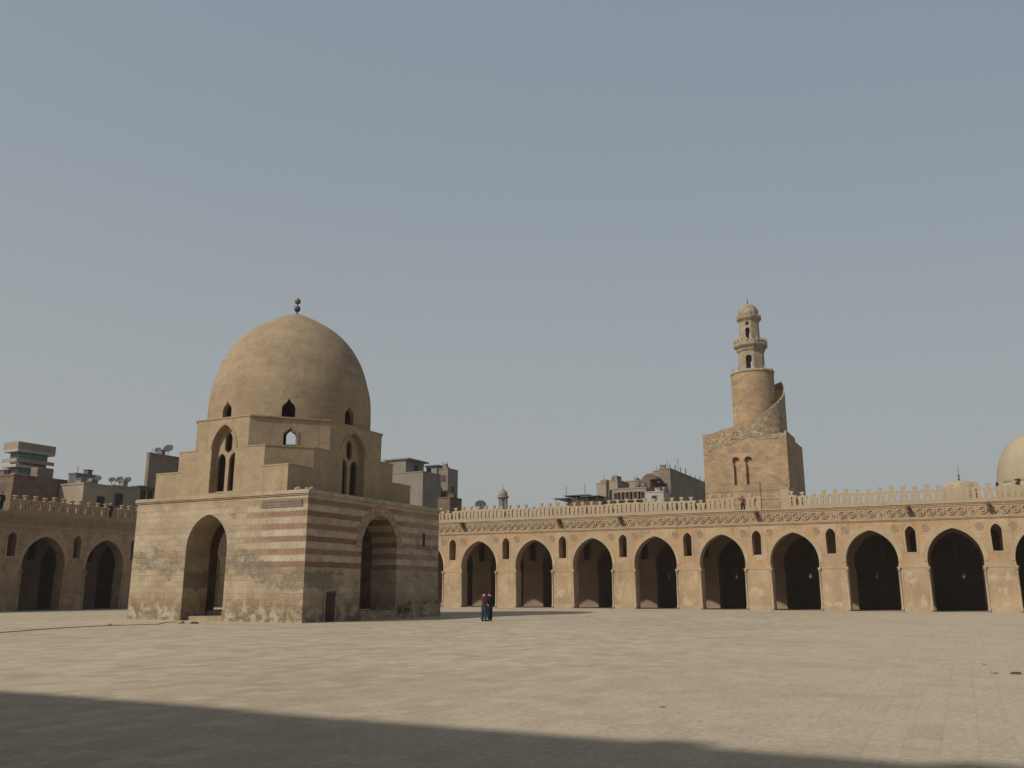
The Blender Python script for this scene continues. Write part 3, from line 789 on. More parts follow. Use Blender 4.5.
def balcony(prof, name, teeth_r, zt, nt_):
    b = MB(); b.lathe(prof, 8, phase=pi/8, smooth=False)
    for k in range(nt_):
        a = 2*pi*k/nt_
        b.box(-.07, .07, -.06, .06, 0, 0.01) if False else None
        x, y = teeth_r*cos(a), teeth_r*sin(a); s_ = .1
        b.prism([(x-s_, y-s_), (x+s_, y-s_), (x+s_, y+s_), (x-s_, y+s_)], zt, zt+.38)
    o = b.build(name, M['minaret_top'], mn, (dcx, dcy, -1.26)); o.scale = (1, 1, 1.02); return o
balcony([(1.8, 35.75), (2.05, 36.1), (2.1, 36.35), (2.35, 36.6), (2.45, 36.75), (2.45, 37.35), (2.2, 37.5), (1.3, 37.52)], 'balcony', 2.3, 37.3, 20)
balcony([(1.4, 40.35), (1.6, 40.6), (1.8, 40.8), (1.85, 41.15), (1.5, 41.3)], 'balcony', 1.68, 41.05, 14)
b = MB(); bm = b.bm; seg_ = 48; pr = [(1.34, 41.2), (1.42, 41.6), (1.36, 42.1), (1.12, 42.6), (.75, 42.95), (.35, 43.2), (.08, 43.32)]
rr_ = []
for r, z in pr: rr_.append([bm.verts.new(((r*(1+.05*cos(16*2*pi*i/seg_)))*cos(2*pi*i/seg_), (r*(1+.05*cos(16*2*pi*i/seg_)))*sin(2*pi*i/seg_), z)) for i in range(seg_)])
for a_, b_ in zip(rr_, rr_[1:]):
    for i in range(seg_): bm.faces.new((a_[i], a_[(i+1) % seg_], b_[(i+1) % seg_], b_[i])).smooth = True
bm.faces.new(rr_[-1]); bm.faces.new(rr_[0][::-1])
b.build('ribbed_dome', M['minaret_top'], mn, (dcx, dcy, -1.26)).scale = (1, 1, 1.02)
b = MB(); b.lathe([(.06, 43.3), (.13, 43.45), (.05, 43.6), (.1, 43.72), (.03, 43.85), (.02, 44.2)], 8); b.build('finial', M['finial'], mn, (dcx, dcy, -1.26)).scale = (1, 1, 1.02)
# visitors up there are too small to model; small posts on drum rim
b = MB()
for a in (R(-150), R(-40), R(-120), R(10)):
    b.prism([(2.8*cos(a)+dx, 2.8*sin(a)+dy) for dx, dy in ((-.12,-.12),(.12,-.12),(.12,.12),(-.12,.12))], 32.43, 32.9)
b.build('rim_stone', M['minaret_top'], mn, (dcx, dcy, 0))

# gateway pier, stub and railing in the parapet gap under the minaret
yy = WALL_Y+.25
def wpx(px): return at_y(px, 500, yy).x
z_at = lambda px, py: at_y(px, py, yy).z
t = empty('parapet_gateway', (wpx(758), yy, Z_COR), 'pale pier and stub wall framing the opening in the parapet below the minaret', 'gateway')
b = MB(); b.box(0, .85, -.2, .3, 0, 2.05); b.box(-.05, .9, -.25, .35, 2.052, 2.16); b.build('pier', M['stucco_pale'], t, (wpx(781)-wpx(758), 0, 0))
b = MB(); b.box(0, 0.75, -.15, .2, 0, 1.45); b.box(-.04, .79, -.19, .24, 1.452, 1.53); b.build('stub_wall', M['stucco_pale'], t, (wpx(753.5)-wpx(758), 0, 0))
b = MB(); b.box(wpx(760.5)-wpx(758), wpx(780.5)-wpx(758), -.02, .1, 0, .75); b.build('low_wall', M['minaret'], t)
t = empty('railing', (wpx(760), yy+.5, Z_COR), 'thin metal railing with one upright post, in front of the minaret block', 'railing')
b = MB(); b.tube((0, 0, 0), (0, 0, 2.9), .06); b.build('post', M['metal'], t)
b = MB(); xl, xr = wpx(705)-wpx(760), wpx(794)-wpx(760)
b.tube((xl, 0, 2.0), (xr, 0, 2.0), .035); b.build('rail', M['metal'], t)
b = MB(); b.tube((0, 0, 1.05), (wpx(781)-wpx(760), 0, 1.05), .035); b.build('rail', M['metal'], t)
b = MB(); b.tube((xr-.6, 0, 0), (xr-.6, 0, 2.4), .05); b.build('post', M['metal'], t)
b = MB(); b.tube((xl+.2, 0, 0), (xl+.2, 0, 2.05), .04); b.build('post', M['metal'], t)

# ---------------------------------------------------------------- domes beyond the right end
p = at_y(1038, 479, 112); 
t = empty('domed_tomb', (p.x, 112, 0), 'big pale sand-coloured dome cut by the right edge of the photo, behind the arcade', 'building')
q = at_y(995, 470, 112); r_ = p.x-q.x; zb = p.z; zt = at_y(1036, 433, 112).z
b = MB(); b.box(-r_-1, r_+1, -r_-1, r_+1, 0, zb-2.5); b.build('block', M['pale_dome'], t)
b = MB(); b.lathe([(r_+.15, zb-2.6), (r_+.15, zb-.7), (r_, zb-.5)], 40); b.build('drum', M['pale_dome'], t)
hh = zt-zb
b = MB(); b.lathe(fine_prof([(r_*cos(a)**.95 if a < 1.5 else 0, zb-.55+(hh+.55)*sin(a)) for a in [i*pi/2/9 for i in range(10)]], 2)[:-1]+[(0, zt)], 40); b.build('dome', M['pale_dome'], t)
for k in range(8):
    a = R(-97)+k*pi/4+R(-25)
    b = MB(); b.box(-.25, .25, -.15, .1, 0, .7); b.build('window', M['dark'], t, ((r_+.05)*cos(a), (r_+.05)*sin(a), zb-.95), (0, 0, a+pi/2))
p = at_y(960, 488, 106); zt = at_y(960, 480.5, 106).z
t = empty('small_dome', (p.x, 106, 0), 'low pale dome with a thin finial peeping over the parapet at the right', 'dome')
zb = p.z; 
b = MB(); b.lathe([(1.75, 9.0), (1.75, zb), (1.7, zb+.2), (1.4, zb+.2+(zt-zb-.2)*.55), (.85, zb+.2+(zt-zb-.2)*.85), (.4, zt-.03), (.05, zt)], 28); b.build('dome', M['pale_dome'], t)
zf = at_y(960.5, 466, 106).z
b = MB(); b.lathe([(.08, zt-.05), (.12, zt+.15), (.04, zt+.3), (.11, zt+.5), (.03, zt+.7), (.02, zf)], 8); b.build('finial', M['finial'], t)

# ---------------------------------------------------------------- distant minaret
p0 = at_y(503, 507, 210); zt = at_y(503.5, 488.5, 210).z; zb = p0.z
t = empty('distant_minaret', (p0.x, 210, 0), 'small distant minaret top with a ribbed cap, left of the dark roof canopy', 'minaret')
b = MB(); b.lathe([(1.35, 0), (1.35, zb-.5)], 8, smooth=False); b.build('shaft', M['tan_bld'], t)
H = zt-zb
b = MB()
for k in range(8):
    a = k*pi/4+.2; b.tube((1.1*cos(a), 1.1*sin(a), zb-.5), (1.1*cos(a), 1.1*sin(a), zb+H*.48), .17, 8)
b.lathe([(.55, zb-.5), (.55, zb+H*.48)], 10); b.build('lantern', M['grey_bld'], t)
b = MB(); b.lathe([(1.4, zb+H*.46), (1.6, zb+H*.52), (1.55, zb+H*.58), (1.2, zb+H*.6)], 16); b.build('cornice', M['tan_bld'], t)
b = MB(); b.lathe([(1.25, zb+H*.58), (1.3, zb+H*.7), (1.05, zb+H*.83), (.55, zb+H*.93), (.1, zb+H*.985), (0, zb+H)], 20); b.build('cap', M['tan_bld'], t)
b = MB(); b.tube((0, 0, zb+H-.05), (0, 0, zb+H+.9), .08); b.build('finial', M['metal'], t)

# ---------------------------------------------------------------- town houses
def house(label, pl, pc, pr, ytop, yc, left_mat, parts=(), name='apartment_house', roofbits=True, cat='building', depth_min=4):
    """box whose near vertical corner is seen at px pc; sunny face runs left to pl, shaded face runs back to pr"""
    c = at_y(pc, ytop, yc); z = c.z
    wl = c.x-at_y(pl, ytop, yc).x
    wr = at_x(pr, ytop, c.x).y-yc if c.x < 0 else depth_min
    wr = max(wr, depth_min) if wr > 0 else 20
    e = empty(name, (c.x, yc, 0), label, cat)
    b = MB(); b.box(-wl, 0, 0, wr, 0, z); b.build('wall', left_mat, e)
    if roofbits:
        b = MB(); b.box(-wl-.08, .08, -.08, .12, z+.002, z+.22); b.box(-.12, .08, .122, wr, z+.002, z+.22); b.box(-wl-.08, -wl+.12, .122, wr, z+.002, z+.22)
        b.build('parapet', left_mat, e)
        for k in range(2 if wl > 3 else 1):
            tx, ty = -random.uniform(.1, .9)*wl, random.uniform(.8, max(1.2, min(wr-.8, 6)))
            if random.random() < .5:
                MB().lathe([(.5, 0), (.52, .9), (.3, 1.1), (.1, 1.15)], 12, (tx, ty, z+.1)).build('water_tank', M['metal'], e)
            else:
                MB().box(tx-.5, tx+.5, ty-.4, ty+.4, z+.05, z+.9).box(tx-.6, tx+.6, ty-.5, ty+.5, z+.902, z+1.0).build('roof_hut', left_mat, e)
        MB().tube((-.3*wl, .6, z), (-.3*wl, .6, z+random.uniform(1, 2)), .05, 5).build('antenna', M['metal'], e)
    return e, wl, wr, z
def win_front(e, u, z, w, h, mat='dark', wl=0):
    f = MB(); f.box(u-w/2-.1, u+w/2+.1, -.08, -.003, z-.1, z); f.box(u-w/2-.1, u+w/2+.1, -.06, -.003, z+h, z+h+.1)
    f.box(u-w/2-.1, u-w/2, -.06, -.003, z, z+h); f.box(u+w/2, u+w/2+.1, -.06, -.003, z, z+h)
    fo_ = f.build('window', M['grey_bld'], e)
    MB().box(u-w/2, u+w/2, -.03, -.004, z, z+h).build('pane', M[mat], fo_)
def win_side(e, v, z, w, h, mat='dark'):
    f = MB(); f.box(.003, .08, v-w/2-.1, v+w/2+.1, z-.1, z); f.box(.003, .06, v-w/2-.1, v+w/2+.1, z+h, z+h+.1)
    f.box(.003, .06, v-w/2-.1, v-w/2, z, z+h); f.box(.003, .06, v+w/2, v+w/2+.1, z, z+h)
    fo_ = f.build('window', M['grey_bld'], e)
    MB().box(.004, .03, v-w/2, v+w/2, z, z+h).build('pane', M[mat], fo_)
def dish(px, py, yc, r, label, aim=R(200), group='satellite dishes on the roofs', zfoot=None):
    c = at_y(px, py, yc)
    e = empty('satellite_dish', (c.x, yc, c.z), label, 'satellite dish', group)
    b = MB(); pr_ = [(0, .0)]+[(r*k/5, .22*r*(k/5)**2) for k in range(1, 6)]
    b.lathe(pr_+[(r*.98, .22*r+.03), (r*.5, .08*r), (0, .04)][0:3], 18); 
    o = b.build('bowl', M['dish'], e); o.rotation_euler = (R(55), 0, aim)
    b = MB(); b.tube((0, 0, -r-.15 if zfoot is None else zfoot-c.z), (0, 0, -.02), .05*max(1, r)); b.build('mast', M['metal'], e)
    d = Matrix.Rotation(aim, 3, 'Z') @ Matrix.Rotation(R(55), 3, 'X') @ Vector((0, 0, 1))
    b = MB(); b.tube((0, 0, 0), d*r*.85, .03*max(1, r)); b.tube(d*r*.8, d*r*.98, .09*max(1, r)); b.build('arm', M['metal'], e)
    return e

# group right of the fountain building
e, wl, wr, z = house('grey house block with plain wall right behind the domed building', 372, 423, 441, 472, 150, M['grey_bld'])
for k, (v, zz) in enumerate(((3, z-9), (8, z-9), (8, z-3.5), (13, z-3.5), (13, z-9))):
    if v < wr-1.5: win_side(e, v, zz, 1.2, 1.4)
win_front(e, -4, z-5, 1.1, 1.3); win_front(e, -8, z-5, 1.1, 1.3)
e, wl, wr, z = house('grey rooftop storey with projecting roof slab behind the domed building', 385, 406, 424, 459.5, 152, M['grey_bld'], roofbits=False)
MB().box(-wl-.3, .9, -.4, wr+.6, z+.002, z+.3).build('roof_slab', M['grey_bld'], e); win_side(e, 4, z-1.9, 1.6, 1.2); win_side(e, 9, z-1.9, 1.6, 1.2)
e, wl, wr, z = house('narrow grey tower house with dark red windows, rightmost of its cluster', 439, 448, 458, 469, 160, M['grey_bld'])
win_front(e, -wl*.45, z-2.6, 1.1, 1.3, 'maroon'); win_front(e, -wl*.45, z-6.2, 1.1, 1.3, 'maroon'); win_side(e, wr*.5, z-5, 1.2, 1.4)
MB().box(-1.6, -.8, .5, 1.3, z+.22, z+1.3).build('chimney', M['grey_bld'], e); MB().tube((-wl+.5, .7, z), (-wl+.5, .7, z+1.8), .06).build('antenna', M['metal'], e)
e, wl, wr, z = house('flat grey roof shed between the two grey house blocks', 426, 437, 447, 466, 168, M['grey_bld'], roofbits=False)
MB().box(-wl-.3, .5, -.5, wr+.4, z+.002, z+.25).build('roof_slab', M['metal'], e)
e, wl, wr, z = house('low dark brick wall at the foot of the grey tower house', 438, 450, 456, 498, 128, M['brick_bld'])
dish(480.5, 505.5, 125, .95, 'big dark satellite dish above the parapet, left of the distant minaret', R(30))
# canopy on posts
c = at_y(576, 497, 135)
e = empty('roof_canopy', (c.x, 135, 0), 'dark sheet canopy on thin posts seen above the arcade parapet', 'canopy')
zc = c.z; xl = at_y(553, 496, 135).x-c.x; xr = at_y(599, 496, 135).x-c.x
bx = MB()
for (x0, x1, dz, ty) in ((xl, xl*.35, -.15, 5), (xl*.55, xr*.55, .25, 6), (xr*.2, xr, .0, 5)):
    bx.box(x0, x1, 0, ty, zc+dz, zc+dz+.12)
bx.build('roof_sheet', M['metal'], e)
for x in (xl*.9, xl*.45, 0, xr*.45, xr*.9):
    MB().tube((x, .3, zc-5), (x, .3, zc+(.1 if abs(x) > 3 else .4)), .07).build('post', M['metal'], e)
MB().tube((xl*.52, 1, zc), (xl*.52, 1, zc+2.0), .05).build('antenna', M['metal'], e)
MB().tube((xr*.3, 1, zc), (xr*.3, 1, zc+2.2), .05).build('antenna', M['metal'], e)
MB().box(xl*.55, xr*.95, .8, 5, zc-1.9, zc-.25).build('screen', M['brick_bld'], e)
MB().box(xl-1, xr+1, .5, 14, 0, zc-1.9).build('wall', M['tan_bld'], e)
# cluster left of the minaret
e, wl, wr, z = house('beige tower house with a dark slot window, leftmost of the cluster left of the minaret', 596.5, 606, 612, 483.5, 175, M['tan_bld'])
MB().box(-wl*.45, -wl*.1, 1, 3, z+.22, z+1.0).build('chimney', M['tan_bld'], e)
e, wl, wr, z = house('beige house with a roof shed, second from left in the cluster left of the minaret', 609, 617.5, 629, 480.5, 172, M['tan_bld'])
win_front(e, -wl*.8, z-5.5, .9, 3.6); win_side(e, wr*.4, z-2.5, 1.4, 1.0)
MB().prism([(-wl*.5, .3), (-.2, .3), (-.2, 3), (-wl*.5, 3)], z+.2, z+1.1).build('roof_shed', M['grey_bld'], e)
e, wl, wr, z = house('beige house with rows of dark balconies in the cluster left of the minaret', 620, 640, 649, 481, 182, M['tan_bld'])
for k in range(6):
    win_front(e, -wl+1.0+k*(wl-1.6)/5.4, z-3.2, 1.2, 1.4, 'maroon' if k % 2 else 'dark')
e, wl, wr, z = house('long low house with dark balcony row just above the parapet', 612, 646, 652, 488, 160, M['tan_bld'])
for k in range(7): win_front(e, -wl+1.0+k*(wl-1.6)/6.4, z-1.9, 1.2, 1.2, 'maroon' if k % 3 else 'dark')
MB().box(-wl, 0, -.9, -.1, z-2.3, z-2.1).build('balcony', M['grey_bld'], e)
e, wl, wr, z = house('brown brick house with an arched roof shelter, behind the white box', 638, 650, 662, 479.5, 166, M['brick_bld'], roofbits=False)
cs = MB(); n_ = 10; L0 = max(wr, 3)
pts = [(-wl*.7+wl*.7*(1-cos(pi*i/n_))/1.0*.9, z+1.1*sin(pi*i/n_)) for i in range(n_+1)]
me = panel_mesh([(p_[0], p_[1]) for p_ in pts][::-1], [], 4); link('vaulted_roof', me, M['brick_bld'], e)
e, wl, wr, z = house('small whitewashed roof box standing above the parapet left of the minaret', 645, 663.5, 666, 492, 150, M['white_pl'])
win_front(e, -wl*.5, z-1.3, .8, .7)
e, wl, wr, z = house('large brown brick block with rods on its roof, adjoining the minaret', 659, 670, 712, 469, 170, M['brick_lt'])
for k in range(9):
    MB().tube((-.3, 1+k*wr/9, z), (-.3, 1+k*wr/9, z+random.uniform(.8, 1.7)), .11, 5).build('starter_bar', M['metal'], e)
MB().tube((-.5, wr*.22, z), (-.5, wr*.22, z+3.2), .06).build('antenna', M['metal'], e)
win_front(e, -wl*.5, z-4, 1, 1.2)
e, wl, wr, z = house('pale beige roof storey left of the large brick block', 647, 659.5, 664, 473.5, 180, M['tan_bld'])
win_front(e, -wl*.5, z-1.6, 2.0, .9, 'maroon')

# left-hand town beyond the shaded arcade
def lh(label, pl, pc, pr, ytop, yc, mat, **k): return house(label, pl, pc, pr, ytop, yc, mat, **k)
e, wl, wr, z = lh('brown brick house with a lit end wall at the far left', -25, 14, 68, 475.5, 66, M['brick_bld'])
win_front(e, -3, z-4.2, 1.6, 1.5, 'glass'); win_front(e, -6.5, z-4.2, 1.2, 1.5)
MB().box(-2.2, -.9, wr*.5, wr*.8, z, z+1.5).build('roof_shed', M['brick_lt'], e)
MB().box(-1.5, 0, -.9, -.1, z-4.6, z-4.4).build('balcony', M['white_pl'], e)
# tower with glazed balconies
e, wl, wr, z = lh('glazed modern tower with stacked projecting balconies above the far left houses', 12.5, 21, 31, 449, 75, M['grey_bld'], name='tower_block', roofbits=False)
for k in range(3):
    zz = z-.1-k*2.1
    s_ = MB(); s_.box(-wl-.6, .7, -.9, wr+.7, zz-.35, zz); s_.build('floor_slab', M['white_pl'], e)
    s_ = MB(); s_.box(-wl-.6, .7, -.9, -.8, zz-1.75, zz-1.25); s_.box(.6, .7, -.798, wr+.7, zz-1.75, zz-1.25); s_.build('balcony', M['tan_bld'] if k == 0 else M['white_pl'], e)
    s_ = MB(); s_.box(-wl-.1, .02, -.12, -.02, zz-1.74, zz-.36); s_.box(.02, .12, -.02, wr, zz-1.74, zz-.36); s_.build('glazing', M['glass'], e)
MB().box(-wl-.6, .7, -.9, wr+.7, z-.098, z+.9).build('roof_storey', M['tan_bld'], e)
e, wl, wr, z = lh('dark grey roof box between the brick house and the pale house', 69, 76, 89, 474, 88, M['metal'])
e, wl, wr, z = lh('brown house with one pale window below the dark grey roof box', 66, 75, 92, 483, 80, M['brick_bld'])
win_front(e, -wl*.45, z-2.2, 1.3, 1.5, 'white')if False else None
f_ = MB(); f_.box(-wl*.75, -wl*.05, -.1, -.003, z-2.2, z-.6); f_.build('window', M['white_pl'], e)
e, wl, wr, z = lh('long pale tan house with two small windows and dishes on its roof', 60, 84, 113, 484, 72, M['tan_bld'])
win_side(e, wr*.62, z-2.6, 1.1, 1.3)
e, wl, wr, z = lh('pale tan house with a dark slot window left of the domed building', 108, 112.5, 139, 486, 90, M['tan_bld'])
win_side(e, wr*.28, z-2.9, 1.4, 1.9)
e, wl, wr, z = lh('dark open roof shelter beside the domed building on the left', 134, 139, 153, 487, 96, M['tan_bld'], roofbits=False)
for k in range(3): MB().box(.003, .05, .4+k*wr/3, .4+k*wr/3+wr/4, z-2.3, z-.3).build('opening', M['dark'], e)  # dark boxes painted where the openings would be in shade
MB().box(-wl-.3, .8, -.4, wr+.3, z+.002, z+.2).build('roof_slab', M['metal'], e)
e, wl, wr, z = lh('bare brick house wall with two dishes on top, behind the left side of the drum', 147, 149.8, 186, 453.5, 104, M['brick_lt'])
MB().box(.003, .2, wr*.8, wr*.84, z-12, z).build('drainpipe', M['metal'], e)
zr = z
for px, py, yc, r, lb in ((158, 450.5, 107, .6, 'smaller left dish of the pair on the bare brick house'), (168.5, 449, 110, .88, 'larger right dish of the pair on the bare brick house'),
                      (98, 479, 80, .5, 'tilted dish on the long tan house, left of the other roof dishes'), (112, 480, 84, .45, 'dish at the middle of the tan house roof, left of two bigger ones'),
                      (119.5, 480, 92, .6, 'dish left of the last one on the tan house with the slot window'), (127.5, 480.5, 94, .6, 'last dish to the right on the tan house with the slot window')):
    dish(px, py, yc, r, lb, R(30))

# ---------------------------------------------------------------- people
def skin_body(name, verts, edges, radii, mat, parent, sub=1):
    me = bpy.data.meshes.new('s'); me.from_pydata(verts, edges, [])
    o = bpy.data.objects.new('s', me); COL.objects.link(o)
    o.modifiers.new('k', 'SKIN'); sd = o.modifiers.new('u', 'SUBSURF'); sd.levels = sub; sd.render_levels = sub
    for v, r in zip(me.skin_vertices[0].data, radii): v.radius = r if isinstance(r, tuple) else (r, r)
    me.skin_vertices[0].data[0].use_root = True
    bpy.context.view_layer.update()
    m2 = bpy.data.meshes.new_from_object(o.evaluated_get(bpy.context.evaluated_depsgraph_get()))
    bpy.data.objects.remove(o)
    for f in m2.polygons: f.use_smooth = True
    return link(name, m2, mat, parent)
def person(loc, rz, label, top, trousers, hair, pose='stand', height=1.75, extra=None, group=None):
    e = empty('person', loc, label, 'person', group, rz); k = height/1.75
    hip = .92*k; sh = 1.42*k; el = (.30, -.02, 1.14*k); 
    hands = {'stand': ((.27, .06, .86*k), (-.27, .06, .86*k)), 'crossed': ((.10, .22, 1.12*k), (-.10, .20, 1.10*k)), 'arm': ((.42, .05, 1.28*k), (-.27, .06, .86*k))}[pose]
    elb = {'stand': ((.27, -.02, 1.13*k), (-.27, -.02, 1.13*k)), 'crossed': ((.28, .02, 1.12*k), (-.28, .02, 1.12*k)), 'arm': ((.36, 0, 1.38*k), (-.27, -.02, 1.13*k))}[pose]
    V = [(0,0,hip),(0,-.01,1.12*k),(0,-.01,1.30*k),(0,0,1.44*k),(0,.01,1.52*k),(0,.02,1.60*k),(0,.02,1.69*k)]
    E = [(0,1),(1,2),(2,3),(3,4),(4,5),(5,6)]; Rr = [(.16,.11),(.13,.10),(.16,.11),(.09,.08),(.055,.055),(.08,.095),(.07,.08)]
    feet = []
    for s in (1, -1):
        b0 = len(V); st = .04 if s > 0 else -.05
        V += [(s*.10,0,.84*k),(s*.115,.01+st,.48*k),(s*.12,-.03+st,.09*k),(s*.13,.12+st,.04*k)]
        E += [(0,b0),(b0,b0+1),(b0+1,b0+2),(b0+2,b0+3)]; Rr += [.09,.065,.045,(.04,.03)]; feet.append(b0)
    for i, s in enumerate((1, -1)):
        b0 = len(V)
        V += [(s*.19,0,1.41*k), elb[i], hands[i], (hands[i][0], hands[i][1]+.03, hands[i][2]-.09)]
        E += [(3,b0),(b0,b0+1),(b0+1,b0+2),(b0+2,b0+3)]; Rr += [.06,.045,.033,(.035,.02)]
    skin_body('body', V, E, Rr, M['skin'], e)
    g_ = 1.22
    Vt = [(0,0,.80*k)]+V[1:4]; Et = [(0,1),(1,2),(2,3)]; Rt = [(.205,.16),(.19,.155),(.205,.155),(.11,.10)]
    for i, s in enumerate((1, -1)):
        b0 = len(Vt); Vt = Vt+[(s*.19,0,1.41*k), elb[i], hands[i]]; Et += [(3,b0),(b0,b0+1),(b0+1,b0+2)]; Rt += [.095,.075,.055]
    skin_body('jacket', Vt, Et, Rt, M[top], e)
    Vl = [(0,0,hip+.06*k)]; El = []; Rl = [(.17,.125)]
    for s in (1, -1):
        b0 = len(Vl); st = .04 if s > 0 else -.05
        Vl += [(s*.10,0,.82*k),(s*.115,.01+st,.48*k),(s*.12,-.03+st,.06*k)]; El += [(0,b0),(b0,b0+1),(b0+1,b0+2)]; Rl += [.13,.105,.085]
    skin_body('trousers', Vl, El, Rl, M[trousers], e)
    for s in (1, -1):
        st = .04 if s > 0 else -.05
        skin_body('shoe', [(s*.12,-.06+st,.05),(s*.125,.06+st,.045),(s*.13,.17+st,.035)], [(0,1),(1,2)], [.05,.05,.035], M['shoe'], e)
    skin_body('hair', [(0,-.02,1.56*k),(0,-.01,1.68*k),(0,.0,1.755*k)], [(0,1),(1,2)], [(.10,.105),(.12,.125),(.09,.10)], M[hair], e)
    if extra: skin_body('scarf', [(0,.0,1.38*k),(0,-.03,1.46*k),(0,0,1.52*k)], [(0,1),(1,2)], [(.15,.12),(.12,.1),(.07,.07)], M[extra], e)
    # face
    f = MB()
    for s in (1, -1): f.lathe([(0,-.008),(.012,0),(0,.008)], 6, (s*.032, .115, 1.635*k))
    f.build('eyes', M['hair'], e)
    return e
P1 = on_ground(484, 621.3); P2 = on_ground(490.5, 621.3)
person(P1, R(-30), 'person in a dull red top and blue jeans, left of the pair in the courtyard', 'red_top', 'jeans', 'hair', 'crossed', 1.92, 'pink_top')
P2 = P1+Vector((.36*cos(YAW), .36*sin(YAW), 0))
person(P2, R(60), 'person in a black jacket and dark jeans, right of the courtyard pair', 'black_top', 'jeans_dk', 'hair', 'crossed', 1.9)
pr3 = at_y(743, 507, WALL_Y+.35)
person((pr3.x, WALL_Y+.35, Z_COR), R(170), 'person in a crimson shirt on the roof edge below the minaret', 'crimson', 'black_top', 'hair', 'arm', 1.5)
pl = at_x(110, 513, LX-.4)
person((LX-.4, pl.y, Z_COR*.95), R(-90), 'person in dark clothes with a pale cap on the shaded arcade roof', 'black_top', 'black_top', 'white_cap', 'stand', 1.72)
pl = at_x(1, 506, LX-.4)
person((LX-.4, pl.y, Z_COR*.95), R(-90), 'person in black on the arcade roof at the extreme left edge', 'black_top', 'black_top', 'hair', 'stand', 1.78)

# ---------------------------------------------------------------- small things on the paving
pts = [on_ground(px, py) for px, py in ((0, 633), (50, 629), (105, 626), (158, 624.5), (166, 622.5), (183, 622))]
cu = MB(); 
for a_, b_ in zip(pts, pts[1:]): cu.tube(a_+Vector((0,0,.02)), b_+Vector((0,0,.02)), .018, 6)
tag(cu.build('cable', M['cable']), 'dark cable lying on the paving left of the front arch', 'cable')
def stone(px, py, r, label, mat='rubble', flatz=.5, group='loose stones on the paving'):
    p = on_ground(px, py); b = MB(); bmesh.ops.create_icosphere(b.bm, subdivisions=2, radius=r)
    for v in b.bm.verts:
        v.co *= random.uniform(.8, 1.15); v.co.z = max(v.co.z*flatz, -r*.3*flatz)
    o = b.build('stone', M[mat], None, (p.x, p.y, r*.3*flatz)); tag(o, label, 'stone', group)
stone(194, 623.5, .28, 'dark flat stone just below the front arch of the domed building', 'wood', .35)
stone(181, 623.5, .2, 'small grey stone at the left foot of the front arch', 'rubble', .6)
stone(110, 625.5, .13, 'small stone lying on the cable left of the domed building', 'rubble', .8)
stone(1016, 674, .14, 'brown stone at the right edge of the paving', 'wood', .3)
stone(994, 673.5, .10, 'pale brown chip left of the brown stone at the right edge', 'rubble', .3)
stone(984, 665, .06, 'tiny pebble above the brown stone at the right', 'rubble', .6)
stone(662, 707, .07, 'thin flat chip on the sunlit paving right of centre', 'rubble', .25)
# dry weeds sprouting at the foot of the side arch
p = Vector(((KX1+.5)*KS, 58.6*KS, .35))
b = MB(); 
for i in range(240):
    a = random.uniform(0, 2*pi); r = random.random()**.6; c = Vector((r*.35*cos(a), r*.9*sin(a), random.random()*.55*(1-r*.6)+.02))
    d = Vector((random.uniform(-1,1), random.uniform(-1,1), random.uniform(.1,1))).normalized()*.12; s2 = d.cross(Vector((0,0,1)))*.35
    v = [b.bm.verts.new(c-s2), b.bm.verts.new(c+s2), b.bm.verts.new(c+d)]; b.bm.faces.new(v)
tag(b.build('weeds', M['foliage'], None, p), 'clump of dry green weeds at the right foot of the shaded arch', 'plant')

hz = MB(); hz.box(-420, 200, -60, 420, -1.5, 60); hm = bpy.data.materials.new('haze'); hm.use_nodes = True
nt_ = hm.node_tree; nt_.nodes.clear(); o_ = nt_.nodes.new('ShaderNodeOutputMaterial'); pv = nt_.nodes.new('ShaderNodeVolumePrincipled')
pv.inputs['Color'].default_value = (.86, .9, .95, 1); pv.inputs['Density'].default_value = HAZE; pv.inputs['Anisotropy'].default_value = .3
nt_.links.new(pv.outputs[0], o_.inputs['Volume'])
tag(hz.build('haze', hm), kind='stuff')
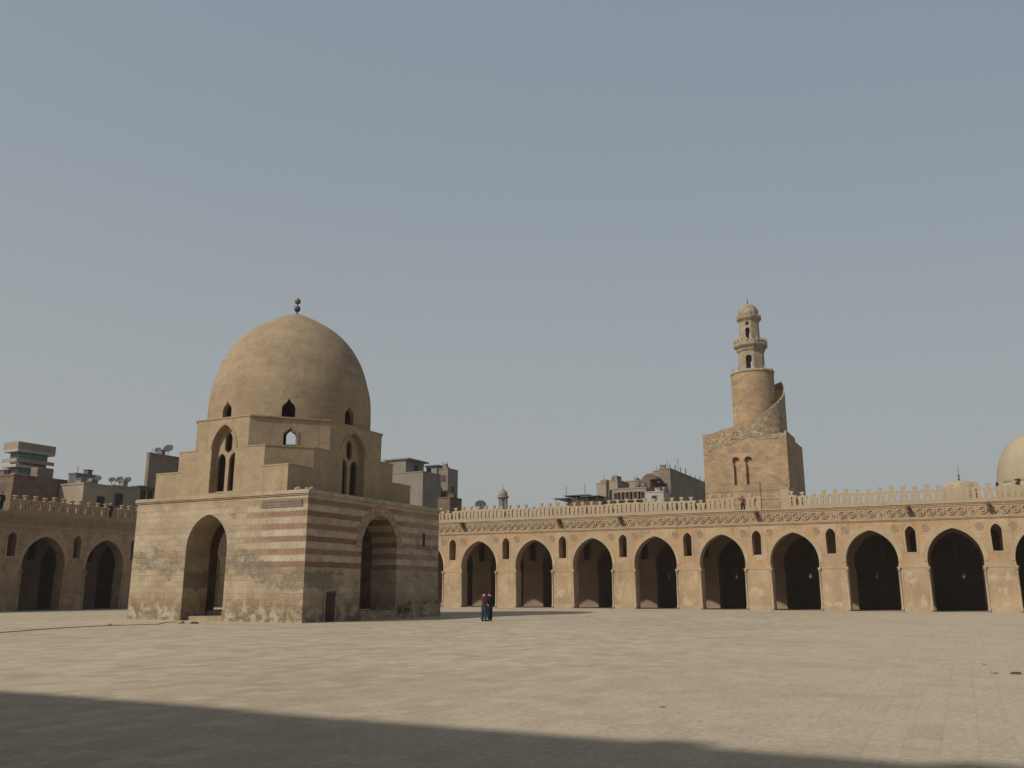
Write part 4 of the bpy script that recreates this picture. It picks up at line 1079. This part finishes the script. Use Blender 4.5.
# ---------------------------------------------------------------- camera, light, world
cam = bpy.data.cameras.new('camera'); cam.sensor_width = 36; cam.lens = F_PX/1024*36; cam.clip_end = 8000; cam.clip_start = .1
co = bpy.data.objects.new('camera', cam); COL.objects.link(co)
co.location = (0, 0, EYE); co.rotation_euler = (pi/2+TILT, 0, YAW); S.camera = co
SUN_EL, SUN_AZ = R(39.5), R(27)     # azimuth of the SHADOW direction, clockwise from +Y
sun = bpy.data.lights.new('sun', 'SUN'); sun.energy = 3.4; sun.angle = R(1.5); sun.color = (1, .935, .83)
so = bpy.data.objects.new('sun', sun); COL.objects.link(so)
d = Vector((sin(SUN_AZ)*cos(SUN_EL), cos(SUN_AZ)*cos(SUN_EL), -sin(SUN_EL)))
so.rotation_euler = d.to_track_quat('-Z', 'Y').to_euler()
w = bpy.data.worlds.new('World'); S.world = w; w.use_nodes = True; N = NT(w.node_tree)
bg = w.node_tree.nodes['Background']
sky = N.n('ShaderNodeTexSky'); sky.sky_type = 'NISHITA'; sky.sun_disc = False
sky.sun_elevation = SUN_EL; sky.sun_rotation = SUN_AZ+pi; sky.dust_density = 6; sky.air_density = 1.0; sky.altitude = 50
tc = N.n('ShaderNodeTexCoord').outputs['Generated']; sv = N.sep(tc)
side = N.math('ADD', N.math('MULTIPLY', sv[0], .72), N.math('MULTIPLY', sv[1], -.69))   # +1 towards the right of the view, -1 left
hzn = N.mix(N.ramp(side, -1, .6), (3.35, 3.52, 3.4), (2.9, 3.12, 3.13))
top = N.mix(N.ramp(side, -1, .4), (2.3, 2.7, 3.1), (1.75, 2.2, 2.85))
wisp = N.noise(N.scale(tc, (1, 1, 2.2)), 1.3, 4, .55)
grad = N.mix(N.math('ADD', N.ramp(sv[2], .02, .62), N.math('MULTIPLY', N.math('SUBTRACT', wisp, .5), .16), clamp=True), hzn, top)
grad = N.mix(N.ramp(sv[2], .6, .95), grad, (1.25, 1.3, 1.35))
tint = N.mix(.85, sky.outputs[0], grad)
w.node_tree.links.new(tint, bg.inputs['Color']); bg.inputs['Strength'].default_value = .12
S.render.engine = 'CYCLES'
S.view_settings.view_transform = 'Standard'; S.view_settings.look = 'None'; S.view_settings.exposure = 0; S.view_settings.gamma = 1
S.render.resolution_x, S.render.resolution_y = 1024, 768
